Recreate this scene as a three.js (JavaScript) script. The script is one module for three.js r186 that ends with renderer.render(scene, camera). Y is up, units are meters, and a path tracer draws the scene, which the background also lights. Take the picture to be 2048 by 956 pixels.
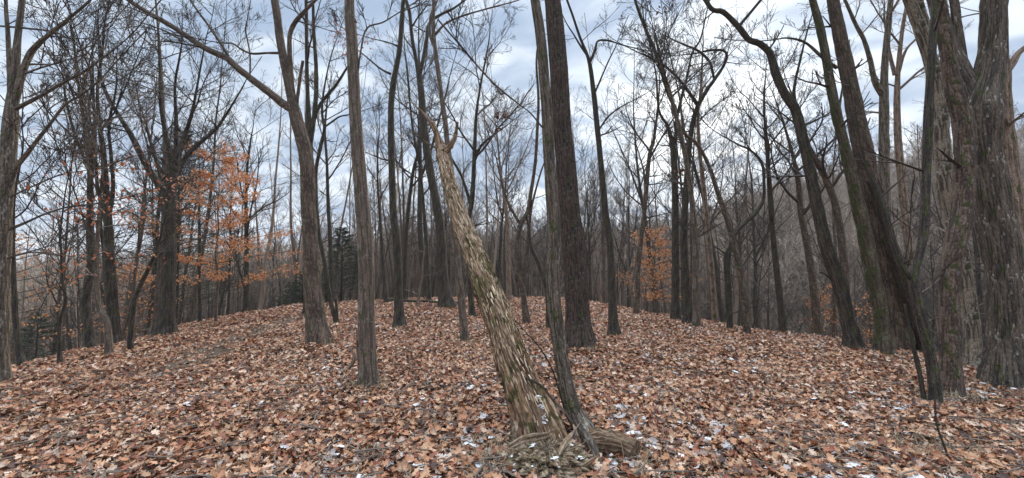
import * as THREE from 'three';
import { createNoise2D, createNoise3D } from 'simplex-noise';
import { mergeGeometries } from 'three/addons/utils/BufferGeometryUtils.js';

// ---------------------------------------------------------------- camera, sky, sun, exposure
const W = 1024, H = 478, FOC = 819, HORIZON = 515;          // focal length and horizon in pixels of the 2048 wide photograph
const EYE = new THREE.Vector3(0, 1.6, 0), PITCH = Math.atan((HORIZON - 478) / FOC);
const scene = new THREE.Scene();
const camera = new THREE.PerspectiveCamera(2 * Math.atan(478 / FOC) * 180 / Math.PI, W / H, 0.1, 1500);
camera.position.copy(EYE);
camera.rotation.x = PITCH;
const renderer = new THREE.WebGLRenderer({ antialias: true });
renderer.setSize(W, H);
renderer.toneMapping = THREE.LinearToneMapping;
renderer.toneMappingExposure = 3.2;
renderer.shadowMap.enabled = true;
renderer.shadowMap.type = THREE.PCFSoftShadowMap;

// deterministic random numbers
function rng(seed) {
  let s = seed >>> 0;
  return () => { s = (s + 0x6d2b79f5) | 0; let t = Math.imul(s ^ (s >>> 15), 1 | s); t = (t + Math.imul(t ^ (t >>> 7), 61 | t)) ^ t; return ((t ^ (t >>> 14)) >>> 0) / 4294967296; };
}
const n2 = createNoise2D(rng(11)), n3 = createNoise3D(rng(12));
const clamp = THREE.MathUtils.clamp, lerp = THREE.MathUtils.lerp, sstep = THREE.MathUtils.smoothstep;
const fbm2 = (x, y, o = 4) => { let s = 0, a = 0.5; for (let i = 0; i < o; i++, a *= 0.5, x *= 2.03, y *= 2.03) s += a * n2(x + i * 17.3, y - i * 9.1); return s; };

// the sun stands behind thin cloud, to the right of the middle
scene.fog = new THREE.FogExp2(new THREE.Color(0.86, 0.84, 0.82), 0.0005);
const SUN = new THREE.Vector3((1400 - 1024) / FOC, (HORIZON - 225) / FOC, -1).normalize();
function makeSky() {
  const w = 2048, h = 1024, data = new Float32Array(w * h * 4);
  for (let j = 0; j < h; j++) {
    const el = ((j + 0.5) / h - 0.5) * Math.PI, y = Math.sin(el), c = Math.cos(el);
    for (let i = 0; i < w; i++) {
      const az = ((i + 0.5) / w - 0.5) * 2 * Math.PI, x = Math.cos(az) * c, z = Math.sin(az) * c, o = (j * w + i) * 4;
      const yy = Math.max(y, 0), k = 1 / (yy + 0.16), px = x * k, pz = z * k;
      const wx = 0.35 * fbm2(px * 0.9 + 5, pz * 0.9), wz = 0.35 * fbm2(px * 0.9 - 8, pz * 0.9 + 3);
      const big = fbm2(px * 0.55 + wx + 2.2, pz * 0.75 + wz + 7.5, 3), fine = fbm2(px * 1.5 + wx * 2 + 31, pz * 2.3 + wz * 2, 5);
      const cosS = x * SUN.x + y * SUN.y + z * SUN.z, ang = Math.acos(clamp(cosS, -1, 1)) * 57.3;
      // thickness of the cloud deck decides how much light comes through; thin towards the horizon and round the sun
      let thin = 0.36 + 0.72 * big + 0.6 * fine;
      thin += 0.34 * Math.exp(-Math.pow(yy / 0.2, 2)) + 0.24 * Math.exp(-Math.pow(ang / 13, 2));
      thin = sstep(thin, -0.05, 1.1);
      const glow = 0.3 * Math.exp(-Math.pow(ang / 8, 2)) + 0.09 * Math.exp(-Math.pow(ang / 24, 2));
      const dark = [0.135, 0.174, 0.235], light = [0.29, 0.322, 0.358], up = 1 + 3.7 * sstep(y, 0.5, 0.95);  // up is extra brightness added overhead, above the view, to light the ground
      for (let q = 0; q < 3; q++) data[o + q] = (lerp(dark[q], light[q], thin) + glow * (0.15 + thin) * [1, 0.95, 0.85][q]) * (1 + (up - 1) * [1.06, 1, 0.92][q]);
      data[o + 3] = 1;
    }
  }
  const t = new THREE.DataTexture(data, w, h, THREE.RGBAFormat, THREE.FloatType);
  t.mapping = THREE.EquirectangularReflectionMapping;
  t.magFilter = t.minFilter = THREE.LinearFilter;
  t.wrapS = THREE.RepeatWrapping;
  t.needsUpdate = true;
  return t;
}
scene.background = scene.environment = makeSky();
const sun = new THREE.DirectionalLight(new THREE.Color(1, 0.93, 0.82), 1.5);
sun.position.copy(SUN).multiplyScalar(120);
sun.castShadow = true;
sun.shadow.radius = 24;
sun.shadow.mapSize.set(2048, 2048);
Object.assign(sun.shadow.camera, { left: -50, right: 50, top: 50, bottom: -50, near: 1, far: 320 });
scene.add(sun, sun.target);

// ---------------------------------------------------------------- naming and small helpers
const taken = new Map();
function numbered(name) { const n = taken.get(name) ?? 0; taken.set(name, n + 1); return n ? `${name}_${String(n).padStart(3, '0')}` : name; }
function tag(o, label, category, group, kind) { if (label) o.userData.label = label; if (category) o.userData.category = category; if (group) o.userData.group = group; if (kind) o.userData.kind = kind; return o; }
function thing(name, label, category, pos, group) { const g = new THREE.Group(); g.name = numbered(name); if (pos) g.position.copy(pos); scene.add(g); return tag(g, label, category, group); }
function part(name, geo, mat, parent, kind) {
  const m = new THREE.Mesh(geo, mat); m.name = name; m.castShadow = m.receiveShadow = true;
  if (parent) parent.add(m); else { m.name = numbered(name); scene.add(m); }
  if (kind) m.userData.kind = kind;
  return m;
}
const V = (x, y, z) => new THREE.Vector3(x, y, z);
// the point seen at a pixel of the photograph, on the upright plane D metres ahead
function at(px, py, D) {
  const a = (px - 1024) / FOC, b = -(py - 478) / FOC, cs = Math.cos(PITCH), sn = Math.sin(PITCH), s = D / (cs - b * sn);
  return V(EYE.x + s * a, EYE.y + s * (b * cs + sn), EYE.z - D);
}

// ---------------------------------------------------------------- terrain
const softplus = (x, w) => (x / w > 20 ? x : w * Math.log1p(Math.exp(x / w)));
function rightEdge(z) {                                    // where the right flank of the ridge begins to fall
  const P = [[8, 12], [-2, 11.5], [-6, 10.6], [-9, 7.3], [-11.5, 5.7], [-14, 4.2], [-17, 3.2], [-30, 2.2], [-60, 0]];
  for (let i = 0; i < P.length - 1; i++) if (z >= P[i + 1][0]) { const t = clamp((z - P[i][0]) / (P[i + 1][0] - P[i][0]), 0, 1); return lerp(P[i][1], P[i + 1][1], t); }
  return 0;
}
const leftEdge = (z) => -9.5 - 1.1 * sstep(-z, 10, 15);
function outside(x, z) { return Math.max(x - rightEdge(z), leftEdge(z) - x, -z - 20); }
function ridge(x, z) {
  let h = -0.0030 * x * x - 0.00045 * z * z * (z < 0 ? 1 : 0);
  h -= 0.50 * softplus(x - rightEdge(z) - 0.9, 0.7) + 0.46 * softplus(leftEdge(z) - 0.4 - x, 0.8) + 0.34 * softplus(-z - 21, 1.5);
  return h;
}
const bell = (x, z, cx, cz, sx, sz) => Math.exp(-0.5 * (((x - cx) / sx) ** 2 + ((z - cz) / sz) ** 2));
function height(x, z) {
  const far = -17 + 31 * bell(x, z, 112, -95, 52, 58) + 13 * bell(x, z, -170, -330, 190, 90) + 16 * bell(x, z, 60, -260, 120, 70) + 2.5 * n2(x * 0.018, z * 0.018);
  const near = ridge(x, z) + 0.05 * n2(x * 0.35, z * 0.35) + 0.025 * n2(x * 1.1 + 9, z * 1.1);
  return far + softplus(near - far, 1.2);
}
const onGround = (x, z, dy = 0) => V(x, height(x, z) + dy, z);
function footAt(px, py) {                                   // where the sight line through a pixel meets the ridge; a line that misses it is lowered
  for (let q = py; q < py + 60; q += 1.5) {
    const d = at(px, q, 1).sub(EYE);
    for (let D = 1.5; D < 22; D += 0.02) { const p = EYE.clone().addScaledVector(d, D); if (p.y <= height(p.x, p.z)) return { D, p }; }
  }
  return null;
}

// ---------------------------------------------------------------- textures
// noise that repeats every px by py cells
function tileNoise(seed) {
  const r = rng(seed), T = new Float32Array(4096); for (let i = 0; i < 4096; i++) T[i] = r() * 2 - 1;
  const v = (x, y) => T[(x * 73 + y * 179 + ((x * y) % 61) * 7) & 4095];
  return (x, y, px, py) => {
    const xi = Math.floor(x), yi = Math.floor(y), fx = x - xi, fy = y - yi, u = fx * fx * (3 - 2 * fx), w = fy * fy * (3 - 2 * fy);
    const x0 = ((xi % px) + px) % px, x1 = (x0 + 1) % px, y0 = ((yi % py) + py) % py, y1 = (y0 + 1) % py;
    return lerp(lerp(v(x0, y0), v(x1, y0), u), lerp(v(x0, y1), v(x1, y1), u), w);
  };
}
function tFbm(n, u, v, px, py, o) { let s = 0, a = 0.5; for (let i = 0; i < o; i++) { s += a * n(u * px, v * py, px, py); px *= 2; py *= 2; a *= 0.5; } return s; }
function dataTex(w, h, f, srgb) {
  const d = new Uint8Array(w * h * 4);
  for (let j = 0; j < h; j++) for (let i = 0; i < w; i++) { const c = f((i + 0.5) / w, (j + 0.5) / h), o = (j * w + i) * 4; for (let k = 0; k < 3; k++) { let x = clamp(c[k], 0, 1); if (srgb) x = x <= 0.0031308 ? x * 12.92 : 1.055 * Math.pow(x, 1 / 2.4) - 0.055; d[o + k] = x * 255; } d[o + 3] = 255; }
  const t = new THREE.DataTexture(d, w, h); t.wrapS = t.wrapT = THREE.RepeatWrapping; t.magFilter = THREE.LinearFilter; t.minFilter = THREE.LinearMipmapLinearFilter; t.generateMipmaps = true;
  if (srgb) t.colorSpace = THREE.SRGBColorSpace; t.needsUpdate = true; return t;
}
const NA = tileNoise(5), NB = tileNoise(6), NC = tileNoise(7);
// relief of four kinds of bark; one tile is 0.4 m round the trunk and 0.8 m along it
const relief = {
  furrow: (u, v) => { const w = u + 0.02 * tFbm(NB, u, v, 4, 6, 3); const r = 1 - Math.abs(tFbm(NA, w, v, 10, 4, 3)) * 2.6; const c = 1 - Math.abs(tFbm(NC, w, v, 6, 14, 2)) * 3; return clamp(1 - Math.max(0, r) * 0.9 - Math.max(0, c) * 0.3 + 0.2 * tFbm(NB, u, v, 40, 40, 2), 0, 1); },
  plate: (u, v) => { const w = u + 0.03 * tFbm(NB, u, v, 5, 8, 3), y = v + 0.02 * tFbm(NC, u, v, 5, 8, 3); const r = 1 - Math.abs(tFbm(NA, w, y, 8, 6, 2)) * 3, c = 1 - Math.abs(tFbm(NC, w, y, 5, 9, 2)) * 3.4; return clamp(0.85 - 0.6 * Math.max(0, r) - 0.4 * Math.max(0, c) + 0.35 * tFbm(NB, u, v, 32, 48, 3), 0, 1); },
  smooth: (u, v) => clamp(0.5 + 0.5 * tFbm(NA, u, v, 8, 12, 4) + 0.4 * tFbm(NB, u, v, 30, 60, 3), 0, 1),
  fibre: (u, v) => clamp(0.5 + 0.7 * tFbm(NA, u + 0.015 * tFbm(NC, u, v, 3, 5, 2), v, 22, 3, 4) + 0.3 * tFbm(NB, u, v, 60, 10, 2), 0, 1),
};
const reliefTex = {}; for (const k in relief) reliefTex[k] = dataTex(512, 1024, (u, v) => { const h = relief[k](u, v); return [h, h, h]; });
// colours: wood grain, patches of two browns, and lichen growing in outlined blotches
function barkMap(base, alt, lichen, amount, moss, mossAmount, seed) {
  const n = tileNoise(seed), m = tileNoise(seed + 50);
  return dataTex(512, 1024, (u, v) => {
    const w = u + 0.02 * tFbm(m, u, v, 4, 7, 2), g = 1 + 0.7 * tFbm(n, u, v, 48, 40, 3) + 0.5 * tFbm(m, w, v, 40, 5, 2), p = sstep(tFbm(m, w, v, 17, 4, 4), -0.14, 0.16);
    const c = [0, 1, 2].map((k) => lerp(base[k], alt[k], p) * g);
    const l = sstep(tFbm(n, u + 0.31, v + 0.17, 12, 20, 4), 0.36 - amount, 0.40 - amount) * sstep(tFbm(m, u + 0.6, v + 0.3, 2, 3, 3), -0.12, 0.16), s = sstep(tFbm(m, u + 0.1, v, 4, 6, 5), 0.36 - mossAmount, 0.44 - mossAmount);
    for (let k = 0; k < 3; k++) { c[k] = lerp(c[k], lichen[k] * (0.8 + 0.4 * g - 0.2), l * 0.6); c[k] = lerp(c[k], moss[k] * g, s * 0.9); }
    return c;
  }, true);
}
const LICHEN = [0.29, 0.28, 0.235], MOSS = [0.055, 0.062, 0.018];
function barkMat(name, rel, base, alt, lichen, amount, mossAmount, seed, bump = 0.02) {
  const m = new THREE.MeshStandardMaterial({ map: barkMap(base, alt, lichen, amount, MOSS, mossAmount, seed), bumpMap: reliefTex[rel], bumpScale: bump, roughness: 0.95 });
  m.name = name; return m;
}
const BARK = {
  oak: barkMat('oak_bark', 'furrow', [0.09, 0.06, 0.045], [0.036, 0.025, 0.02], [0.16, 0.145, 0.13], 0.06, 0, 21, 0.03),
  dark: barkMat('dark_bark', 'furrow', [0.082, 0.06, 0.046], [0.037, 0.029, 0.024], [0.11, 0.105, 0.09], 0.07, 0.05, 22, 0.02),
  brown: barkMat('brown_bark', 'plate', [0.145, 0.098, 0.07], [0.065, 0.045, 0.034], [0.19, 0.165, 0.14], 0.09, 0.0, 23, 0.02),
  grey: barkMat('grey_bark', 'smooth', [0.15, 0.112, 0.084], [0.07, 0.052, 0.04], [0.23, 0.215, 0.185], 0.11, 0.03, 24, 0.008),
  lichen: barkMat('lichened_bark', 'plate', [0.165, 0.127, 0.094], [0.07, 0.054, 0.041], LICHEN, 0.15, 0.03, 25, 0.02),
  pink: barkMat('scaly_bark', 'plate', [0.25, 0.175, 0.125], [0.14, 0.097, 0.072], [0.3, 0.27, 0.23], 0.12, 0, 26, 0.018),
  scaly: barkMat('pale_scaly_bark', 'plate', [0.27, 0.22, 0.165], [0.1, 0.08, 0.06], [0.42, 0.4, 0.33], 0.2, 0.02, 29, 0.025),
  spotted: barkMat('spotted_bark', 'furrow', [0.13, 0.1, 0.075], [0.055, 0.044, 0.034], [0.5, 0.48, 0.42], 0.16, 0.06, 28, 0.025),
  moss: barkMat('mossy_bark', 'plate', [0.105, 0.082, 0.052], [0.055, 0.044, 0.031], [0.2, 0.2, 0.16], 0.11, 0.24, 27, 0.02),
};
const TWIG = new THREE.MeshStandardMaterial({ color: new THREE.Color(0.055, 0.042, 0.034), roughness: 0.9 }); TWIG.name = 'twig';
const TWIG_PALE = new THREE.MeshStandardMaterial({ color: new THREE.Color(0.15, 0.115, 0.09), roughness: 0.9 }); TWIG_PALE.name = 'pale_twig';

// ---------------------------------------------------------------- tubes
class Builder {
  constructor() { this.P = []; this.U = []; this.I = []; this.C = null; }
  // a bent tapering tube; off(angle, along, point) multiplies the radius, col(...) gives a vertex colour
  tube(pts, rad, sides, { off, col, cap = true, uRef } = {}) {
    const base = this.P.length / 3, n = pts.length, t = V(0, 0, 0), a = V(0, 0, 0), b = V(0, 0, 0), p = V(0, 0, 0);
    const around = Math.max(1, Math.round((uRef ?? rad[0]) * 2 * Math.PI / 0.4));
    let along = 0;
    t.subVectors(pts[1], pts[0]).normalize();
    a.set(Math.abs(t.y) > 0.9 ? 1 : 0, Math.abs(t.y) > 0.9 ? 0 : 1, 0).cross(t).normalize();
    for (let i = 0; i < n; i++) {
      t.subVectors(pts[Math.min(i + 1, n - 1)], pts[Math.max(i - 1, 0)]).normalize();
      a.addScaledVector(t, -a.dot(t)).normalize(); b.crossVectors(t, a);
      if (i) along += pts[i].distanceTo(pts[i - 1]);
      for (let j = 0; j <= sides; j++) {
        const th = (j % sides) / sides * 2 * Math.PI, cs = Math.cos(th), sn = Math.sin(th);
        let r = rad[i];
        if (off) r *= off(th, along, p.copy(pts[i]).addScaledVector(a, cs * r).addScaledVector(b, sn * r), i / (n - 1));
        const x = pts[i].x + (a.x * cs + b.x * sn) * r, y = pts[i].y + (a.y * cs + b.y * sn) * r, z = pts[i].z + (a.z * cs + b.z * sn) * r;
        this.P.push(x, y, z); this.U.push(j / sides * around, along / 0.8);
        if (col) { this.C ??= []; const c = col(th, along, V(x, y, z), i / (n - 1)); this.C.push(c[0], c[1], c[2]); }
      }
    }
    const w = sides + 1;
    for (let i = 0; i < n - 1; i++) for (let j = 0; j < sides; j++) { const q = base + i * w + j; this.I.push(q, q + w, q + 1, q + 1, q + w, q + w + 1); }
    // the angle runs from a to b = t x a, so faces wind outwards as (q, q + 1, q + w)
    for (let k = this.I.length - (n - 1) * sides * 6; k < this.I.length; k += 3) { const s = this.I[k + 1]; this.I[k + 1] = this.I[k + 2]; this.I[k + 2] = s; }
    if (cap) {
      for (const [i, d] of [[n - 1, 1], [0, -1]]) {
        const c = this.P.length / 3, q = base + i * w; this.P.push(pts[i].x, pts[i].y, pts[i].z); this.U.push(0.5, 0);
        if (this.C) { const k = q * 3; this.C.push(this.C[k], this.C[k + 1], this.C[k + 2]); }
        for (let j = 0; j < sides; j++) d > 0 ? this.I.push(c, q + j, q + j + 1) : this.I.push(c, q + j + 1, q + j);
      }
    }
  }
  tri(a, b, c) { const q = this.P.length / 3; for (const v of [a, b, c]) this.P.push(v.x, v.y, v.z); this.U.push(0, 0, 1, 0, 0.5, 1); this.I.push(q, q + 1, q + 2); }
  get empty() { return !this.I.length; }
  build() {
    const g = new THREE.BufferGeometry();
    g.setAttribute('position', new THREE.Float32BufferAttribute(this.P, 3)); g.setAttribute('uv', new THREE.Float32BufferAttribute(this.U, 2));
    if (this.C) g.setAttribute('color', new THREE.Float32BufferAttribute(this.C, 3));
    g.setIndex(this.I); g.computeVertexNormals(); this.P = this.U = this.I = null; return g;
  }
}
// a smooth line through points with radii, n + 1 samples
function smooth(pts, rad, n) {
  const c = new THREE.CatmullRomCurve3(pts, false, 'centripetal'), P = [], R = [];
  const L = c.getLengths(pts.length * 12), total = L[L.length - 1], knots = pts.map((_, i) => L[i * 12] / total);
  for (let i = 0; i <= n; i++) {
    const u = i / n; P.push(c.getPointAt(u));
    let k = 0; while (k < knots.length - 2 && u > knots[k + 1]) k++;
    R.push(lerp(rad[k], rad[k + 1], clamp((u - knots[k]) / Math.max(1e-6, knots[k + 1] - knots[k]), 0, 1)));
  }
  return { P, R, total };
}
// a branch with its side branches and twigs; the first level goes to its own builder when there is one
const SIDES = [6, 4, 3, 3], SEG = [9, 6, 3, 2];
function grow(gb, r, p, dir, L, r0, lvl, o, own) {
  const n = SEG[lvl], pts = [p.clone()], rad = [r0], d = dir.clone().normalize(), q = V(0, 0, 0), end = lvl >= o.max ? 0.6 : 0.3, step = L / n;
  for (let i = 1; i <= n; i++) {
    d.x += (r() - 0.5) * o.wob; d.y += (r() - 0.5) * o.wob + o.up * (lvl ? 0.6 : 1); d.z += (r() - 0.5) * o.wob; d.normalize();
    pts.push(pts[i - 1].clone().addScaledVector(d, step)); rad.push(Math.max(o.min * (lvl > 2 ? 0.7 : 1), r0 * lerp(1, end, i / n)));
  }
  (own ?? gb).tube(pts, rad, SIDES[lvl], { cap: lvl < 2 });
  if (lvl >= o.max) return;
  const k = Math.max(2, Math.round(o.k[lvl] * (0.75 + 0.5 * r())));
  for (let c = 0; c < k; c++) {
    const t = 0.16 + 0.82 * (c + r() * 0.8) / k, f = t * n, i = Math.min(n - 1, Math.floor(f)), at0 = pts[i].clone().lerp(pts[i + 1], f - i);
    const dd = pts[i + 1].clone().sub(pts[i]).normalize();
    q.set(r() - 0.5, (r() - 0.5) * o.flat, r() - 0.5).cross(dd).normalize();
    const ang = (0.45 + 0.5 * r()); const cd = dd.clone().multiplyScalar(Math.cos(ang)).addScaledVector(q, Math.sin(ang)); cd.y += 0.12;
    grow(gb, r, at0, cd, L * o.f * (1.1 - 0.6 * t) * (0.6 + 0.7 * r()), Math.max(o.min, rad[i] * 0.55), lvl + 1, o);
  }
  return { pts, rad };
}
const OPT = { wob: 0.32, up: 0.06, f: 0.5, k: [7, 6, 4], max: 3, min: 0.0038, flat: 1 };

// the trunk and the large limbs of a tree whose line and widths are known
function trunkGeo(P, R, { sides, rough = 0.06, flare = 0.35, ridges = 0, lobes = 5, seed = 0, flareH = 0.22 }) {
  const g = new Builder(), ph = seed * 1.7, R0 = R[Math.min(3, R.length - 1)];
  g.tube(P, R, sides, {
    uRef: R0, off: (th, s, p) => {
      let m = 1 + rough * n3(p.x * 2.1 + seed, p.y * 1.3, p.z * 2.1) + rough * 0.6 * n3(p.x * 6, p.y * 4, p.z * 6 + seed);
      if (flare) { const e = Math.exp(-Math.max(0, s - 0.25) / flareH); m += flare * e * (0.65 + 0.5 * Math.cos(lobes * th + ph + 0.8 * Math.sin(th))); }
      if (ridges) { const w = 0.4 * n3(p.x * 4, p.y * 1.1, p.z * 4), u = th * R0 * 19 + w; const a = Math.abs(n3(Math.cos(th) * R0 * 26 + w, p.y * 2.4, Math.sin(th) * R0 * 26)); m += ridges / R0 * (sstep(a, 0.03, 0.3) - 0.6) + 0.002 * Math.sin(u); }
      return m;
    },
  });
  return g.build();
}

// ---------------------------------------------------------------- ground
const litterTex = dataTex(1024, 1024, (u, v) => {
  const a = tFbm(NA, u, v, 24, 24, 4), b = tFbm(NB, u, v, 60, 60, 3), c = sstep(a + 0.6 * b, -0.2, 0.25), d = sstep(tFbm(NC, u, v, 90, 90, 2), 0.12, 0.2);
  return [0, 1, 2].map((k) => lerp(lerp([0.055, 0.033, 0.022][k], [0.19, 0.1, 0.06][k], c), [0.3, 0.19, 0.125][k], d * 0.7));
}, true);
const litterRelief = dataTex(1024, 1024, (u, v) => { const h = 0.5 + 0.6 * tFbm(NA, u, v, 24, 24, 3) + 0.7 * tFbm(NB, u, v, 60, 60, 3); return [h, h, h]; });
const groundMat = new THREE.MeshStandardMaterial({ map: litterTex, bumpMap: litterRelief, bumpScale: 0.05, roughness: 1 }); groundMat.name = 'leaf_litter_ground';
function groundGeo() {
  const P = [0, height(0, 0), 0], U = [0, 0], I = [], NAZ = 288, RAD = []; for (let r = 0.5; r < 900; r *= 1.035) RAD.push(r);
  for (const r of RAD) for (let i = 0; i < NAZ; i++) { const a = i / NAZ * 2 * Math.PI, x = Math.cos(a) * r, z = Math.sin(a) * r; P.push(x, height(x, z), z); U.push(x / 2.4, z / 2.4); }
  for (let i = 0; i < NAZ; i++) I.push(0, 1 + (i + 1) % NAZ, 1 + i);
  for (let k = 0; k < RAD.length - 1; k++) for (let i = 0; i < NAZ; i++) { const a = 1 + k * NAZ + i, b = 1 + k * NAZ + (i + 1) % NAZ, c = a + NAZ, d = b + NAZ; I.push(a, b, c, b, d, c); }
  const g = new THREE.BufferGeometry(); g.setAttribute('position', new THREE.Float32BufferAttribute(P, 3)); g.setAttribute('uv', new THREE.Float32BufferAttribute(U, 2)); g.setIndex(I); g.computeVertexNormals(); return g;
}
const ground = part('ground', groundGeo(), groundMat, null, 'structure');
ground.userData.label = 'ridge top carpeted with brown fallen oak leaves';

// the trodden strip at the left, bare earth and moss
const pathLine = [[330, 742], [400, 712], [452, 688], [510, 668], [560, 648], [600, 633]].map(([x, y]) => footAt(x, y).p);
const pathCurve = new THREE.CatmullRomCurve3(pathLine);
function pathDistance(x, z) { let m = 1e9; for (const p of pathSamples) m = Math.min(m, (p.x - x) ** 2 + (p.z - z) ** 2); return Math.sqrt(m); }
const pathSamples = pathCurve.getPoints(40);
{
  const P = [], U = [], I = [], n = 70, m = 8;
  for (let i = 0; i <= n; i++) {
    const u = i / n, p = pathCurve.getPointAt(u), t = pathCurve.getTangentAt(u), s = V(-t.z, 0, t.x).normalize(), hw = (0.38 + 0.13 * n2(u * 9, 3) + 0.06 * n2(u * 31, 8)) * Math.min(1, 6 * u + 0.15, 6 * (1 - u) + 0.15);
    for (let j = 0; j <= m; j++) { const e = (j / m * 2 - 1) * hw, x = p.x + s.x * e, z = p.z + s.z * e; P.push(x, height(x, z) + 0.012, z); U.push(x, z); }
  }
  for (let i = 0; i < n; i++) for (let j = 0; j < m; j++) { const a = i * (m + 1) + j; I.push(a, a + 1, a + m + 1, a + 1, a + m + 2, a + m + 1); }
  const g = new THREE.BufferGeometry(); g.setAttribute('position', new THREE.Float32BufferAttribute(P, 3)); g.setAttribute('uv', new THREE.Float32BufferAttribute(U, 2)); g.setIndex(I); g.computeVertexNormals();
  const earth = dataTex(512, 512, (u, v) => { const a = sstep(tFbm(NA, u, v, 20, 20, 4), -0.1, 0.15), g2 = 1 + 0.5 * tFbm(NB, u, v, 80, 80, 2); return [0, 1, 2].map((k) => g2 * lerp([0.13, 0.082, 0.055][k], [0.085, 0.066, 0.04][k], a)); }, true);
  const mat = new THREE.MeshStandardMaterial({ map: earth, bumpMap: litterRelief, bumpScale: 0.02, roughness: 1 }); mat.name = 'trodden_earth';
  const p = part('path', g, mat, null, 'structure'); p.userData.label = 'narrow trodden strip of bare mossy earth in the leaves';
}

// ---------------------------------------------------------------- fallen leaves
// an oak leaf one unit long: lobed outline, folded along the midrib and curled
function oakLeaf(curl, fold, twist, seed, lobes = 4) {
  const r = rng(seed), P = [], I = [], U = [], n = 13;
  for (let i = 0; i <= n; i++) {
    const t = i / n, env = 0.30 * Math.pow(Math.sin(Math.PI * Math.min(1, 0.06 + 0.94 * t)), 0.7) * (0.62 + 0.5 * t), lobe = 0.55 + 0.45 * Math.cos((t * lobes - 0.15) * 2 * Math.PI);
    const w = t < 0.07 ? 0.012 : i === n ? 0.01 : env * (0.42 + 0.75 * lobe) * (0.85 + 0.3 * r());
    const y = curl * (t - 0.5) ** 2 * 1.6 + 0.03 * (r() - 0.5), tw = twist * (t - 0.5);
    for (const s of [-1, 0, 1]) { const e = s * w, up = Math.abs(e) * fold + curl * e * e * 1.4; P.push(e * Math.cos(tw) - up * Math.sin(tw), y + up * Math.cos(tw) + e * Math.sin(tw), t - 0.5); U.push(s * 0.5 + 0.5, t); }
  }
  for (let i = 0; i < n; i++) for (let j = 0; j < 2; j++) { const a = i * 3 + j; I.push(a, a + 3, a + 1, a + 1, a + 3, a + 4); }
  const g = new THREE.BufferGeometry(); g.setAttribute('position', new THREE.Float32BufferAttribute(P, 3)); g.setAttribute('uv', new THREE.Float32BufferAttribute(U, 2)); g.setIndex(I); g.computeVertexNormals(); return g;
}
const LEAVES = [oakLeaf(0.35, 0.25, 0.4, 1), oakLeaf(-0.4, 0.1, -0.6, 2, 3), oakLeaf(0.75, 0.35, 0.9, 3), oakLeaf(-0.15, -0.35, 0.3, 4, 3), oakLeaf(0.5, -0.2, -1.1, 5)];
const leafVein = dataTex(128, 256, (u, v) => { const mid = 1 - sstep(Math.abs(u - 0.5), 0.01, 0.035), side = 1 - sstep(Math.abs(((v * 9 + Math.abs(u - 0.5) * 5) % 1) - 0.5), 0.02, 0.09), n = 0.82 + 0.36 * tFbm(NA, u, v, 8, 12, 4), k = n + 0.25 * mid + 0.12 * side * (1 - mid); return [k * 0.8, k * 0.8, k * 0.8]; }, true);
const leafMat = (c) => { const m = new THREE.MeshStandardMaterial({ color: c, map: leafVein, roughness: 0.62, side: THREE.DoubleSide }); m.name = 'dry_leaf'; return m; };
// dry leaves: tan, orange brown, russet, dark wet brown, bleached
const LEAF_TONES = [[0.69, 0.38, 0.21, 0.3], [0.55, 0.245, 0.12, 0.23], [0.36, 0.12, 0.058, 0.16], [0.10, 0.044, 0.03, 0.14], [0.82, 0.57, 0.41, 0.15], [0.5, 0.4, 0.33, 0.02]];
function leafTone(r, c) { let k = r(), i = 0; while (k > LEAF_TONES[i][3] && i < LEAF_TONES.length - 1) k -= LEAF_TONES[i++][3]; const j = 0.75 + 0.5 * r(), q = 0.94 + 0.12 * r(); return c.setRGB(LEAF_TONES[i][0] * j, LEAF_TONES[i][1] * j * q, LEAF_TONES[i][2] * j * q); }
// blockers: circles where no leaf may lie (trunks, stones), filled in by the things further down
const blockers = [];
function clearOf(x, z) { for (const b of blockers) if ((b[0] - x) ** 2 + (b[1] - z) ** 2 < b[2] * b[2]) return false; return true; }
function litterFree(x, z, r) { return pathDistance(x, z) < 0.38 + 0.1 * n2(x * 3, z * 3) && r() < 0.86 - 0.5 * Math.max(0, n2(x * 2.1 + 7, z * 2.1)); }
const snowAt = (x, z) => n2(x * 0.45 + 4, z * 0.45) * 0.5 + n2(x * 1.5, z * 1.5 + 9) * 0.5 + 0.12 - 0.6 * sstep(x / z, 0.45, 0.95) - (pathDistance(x, z) < 0.8 ? 0.5 : 0) - 0.02 * -z;
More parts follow.
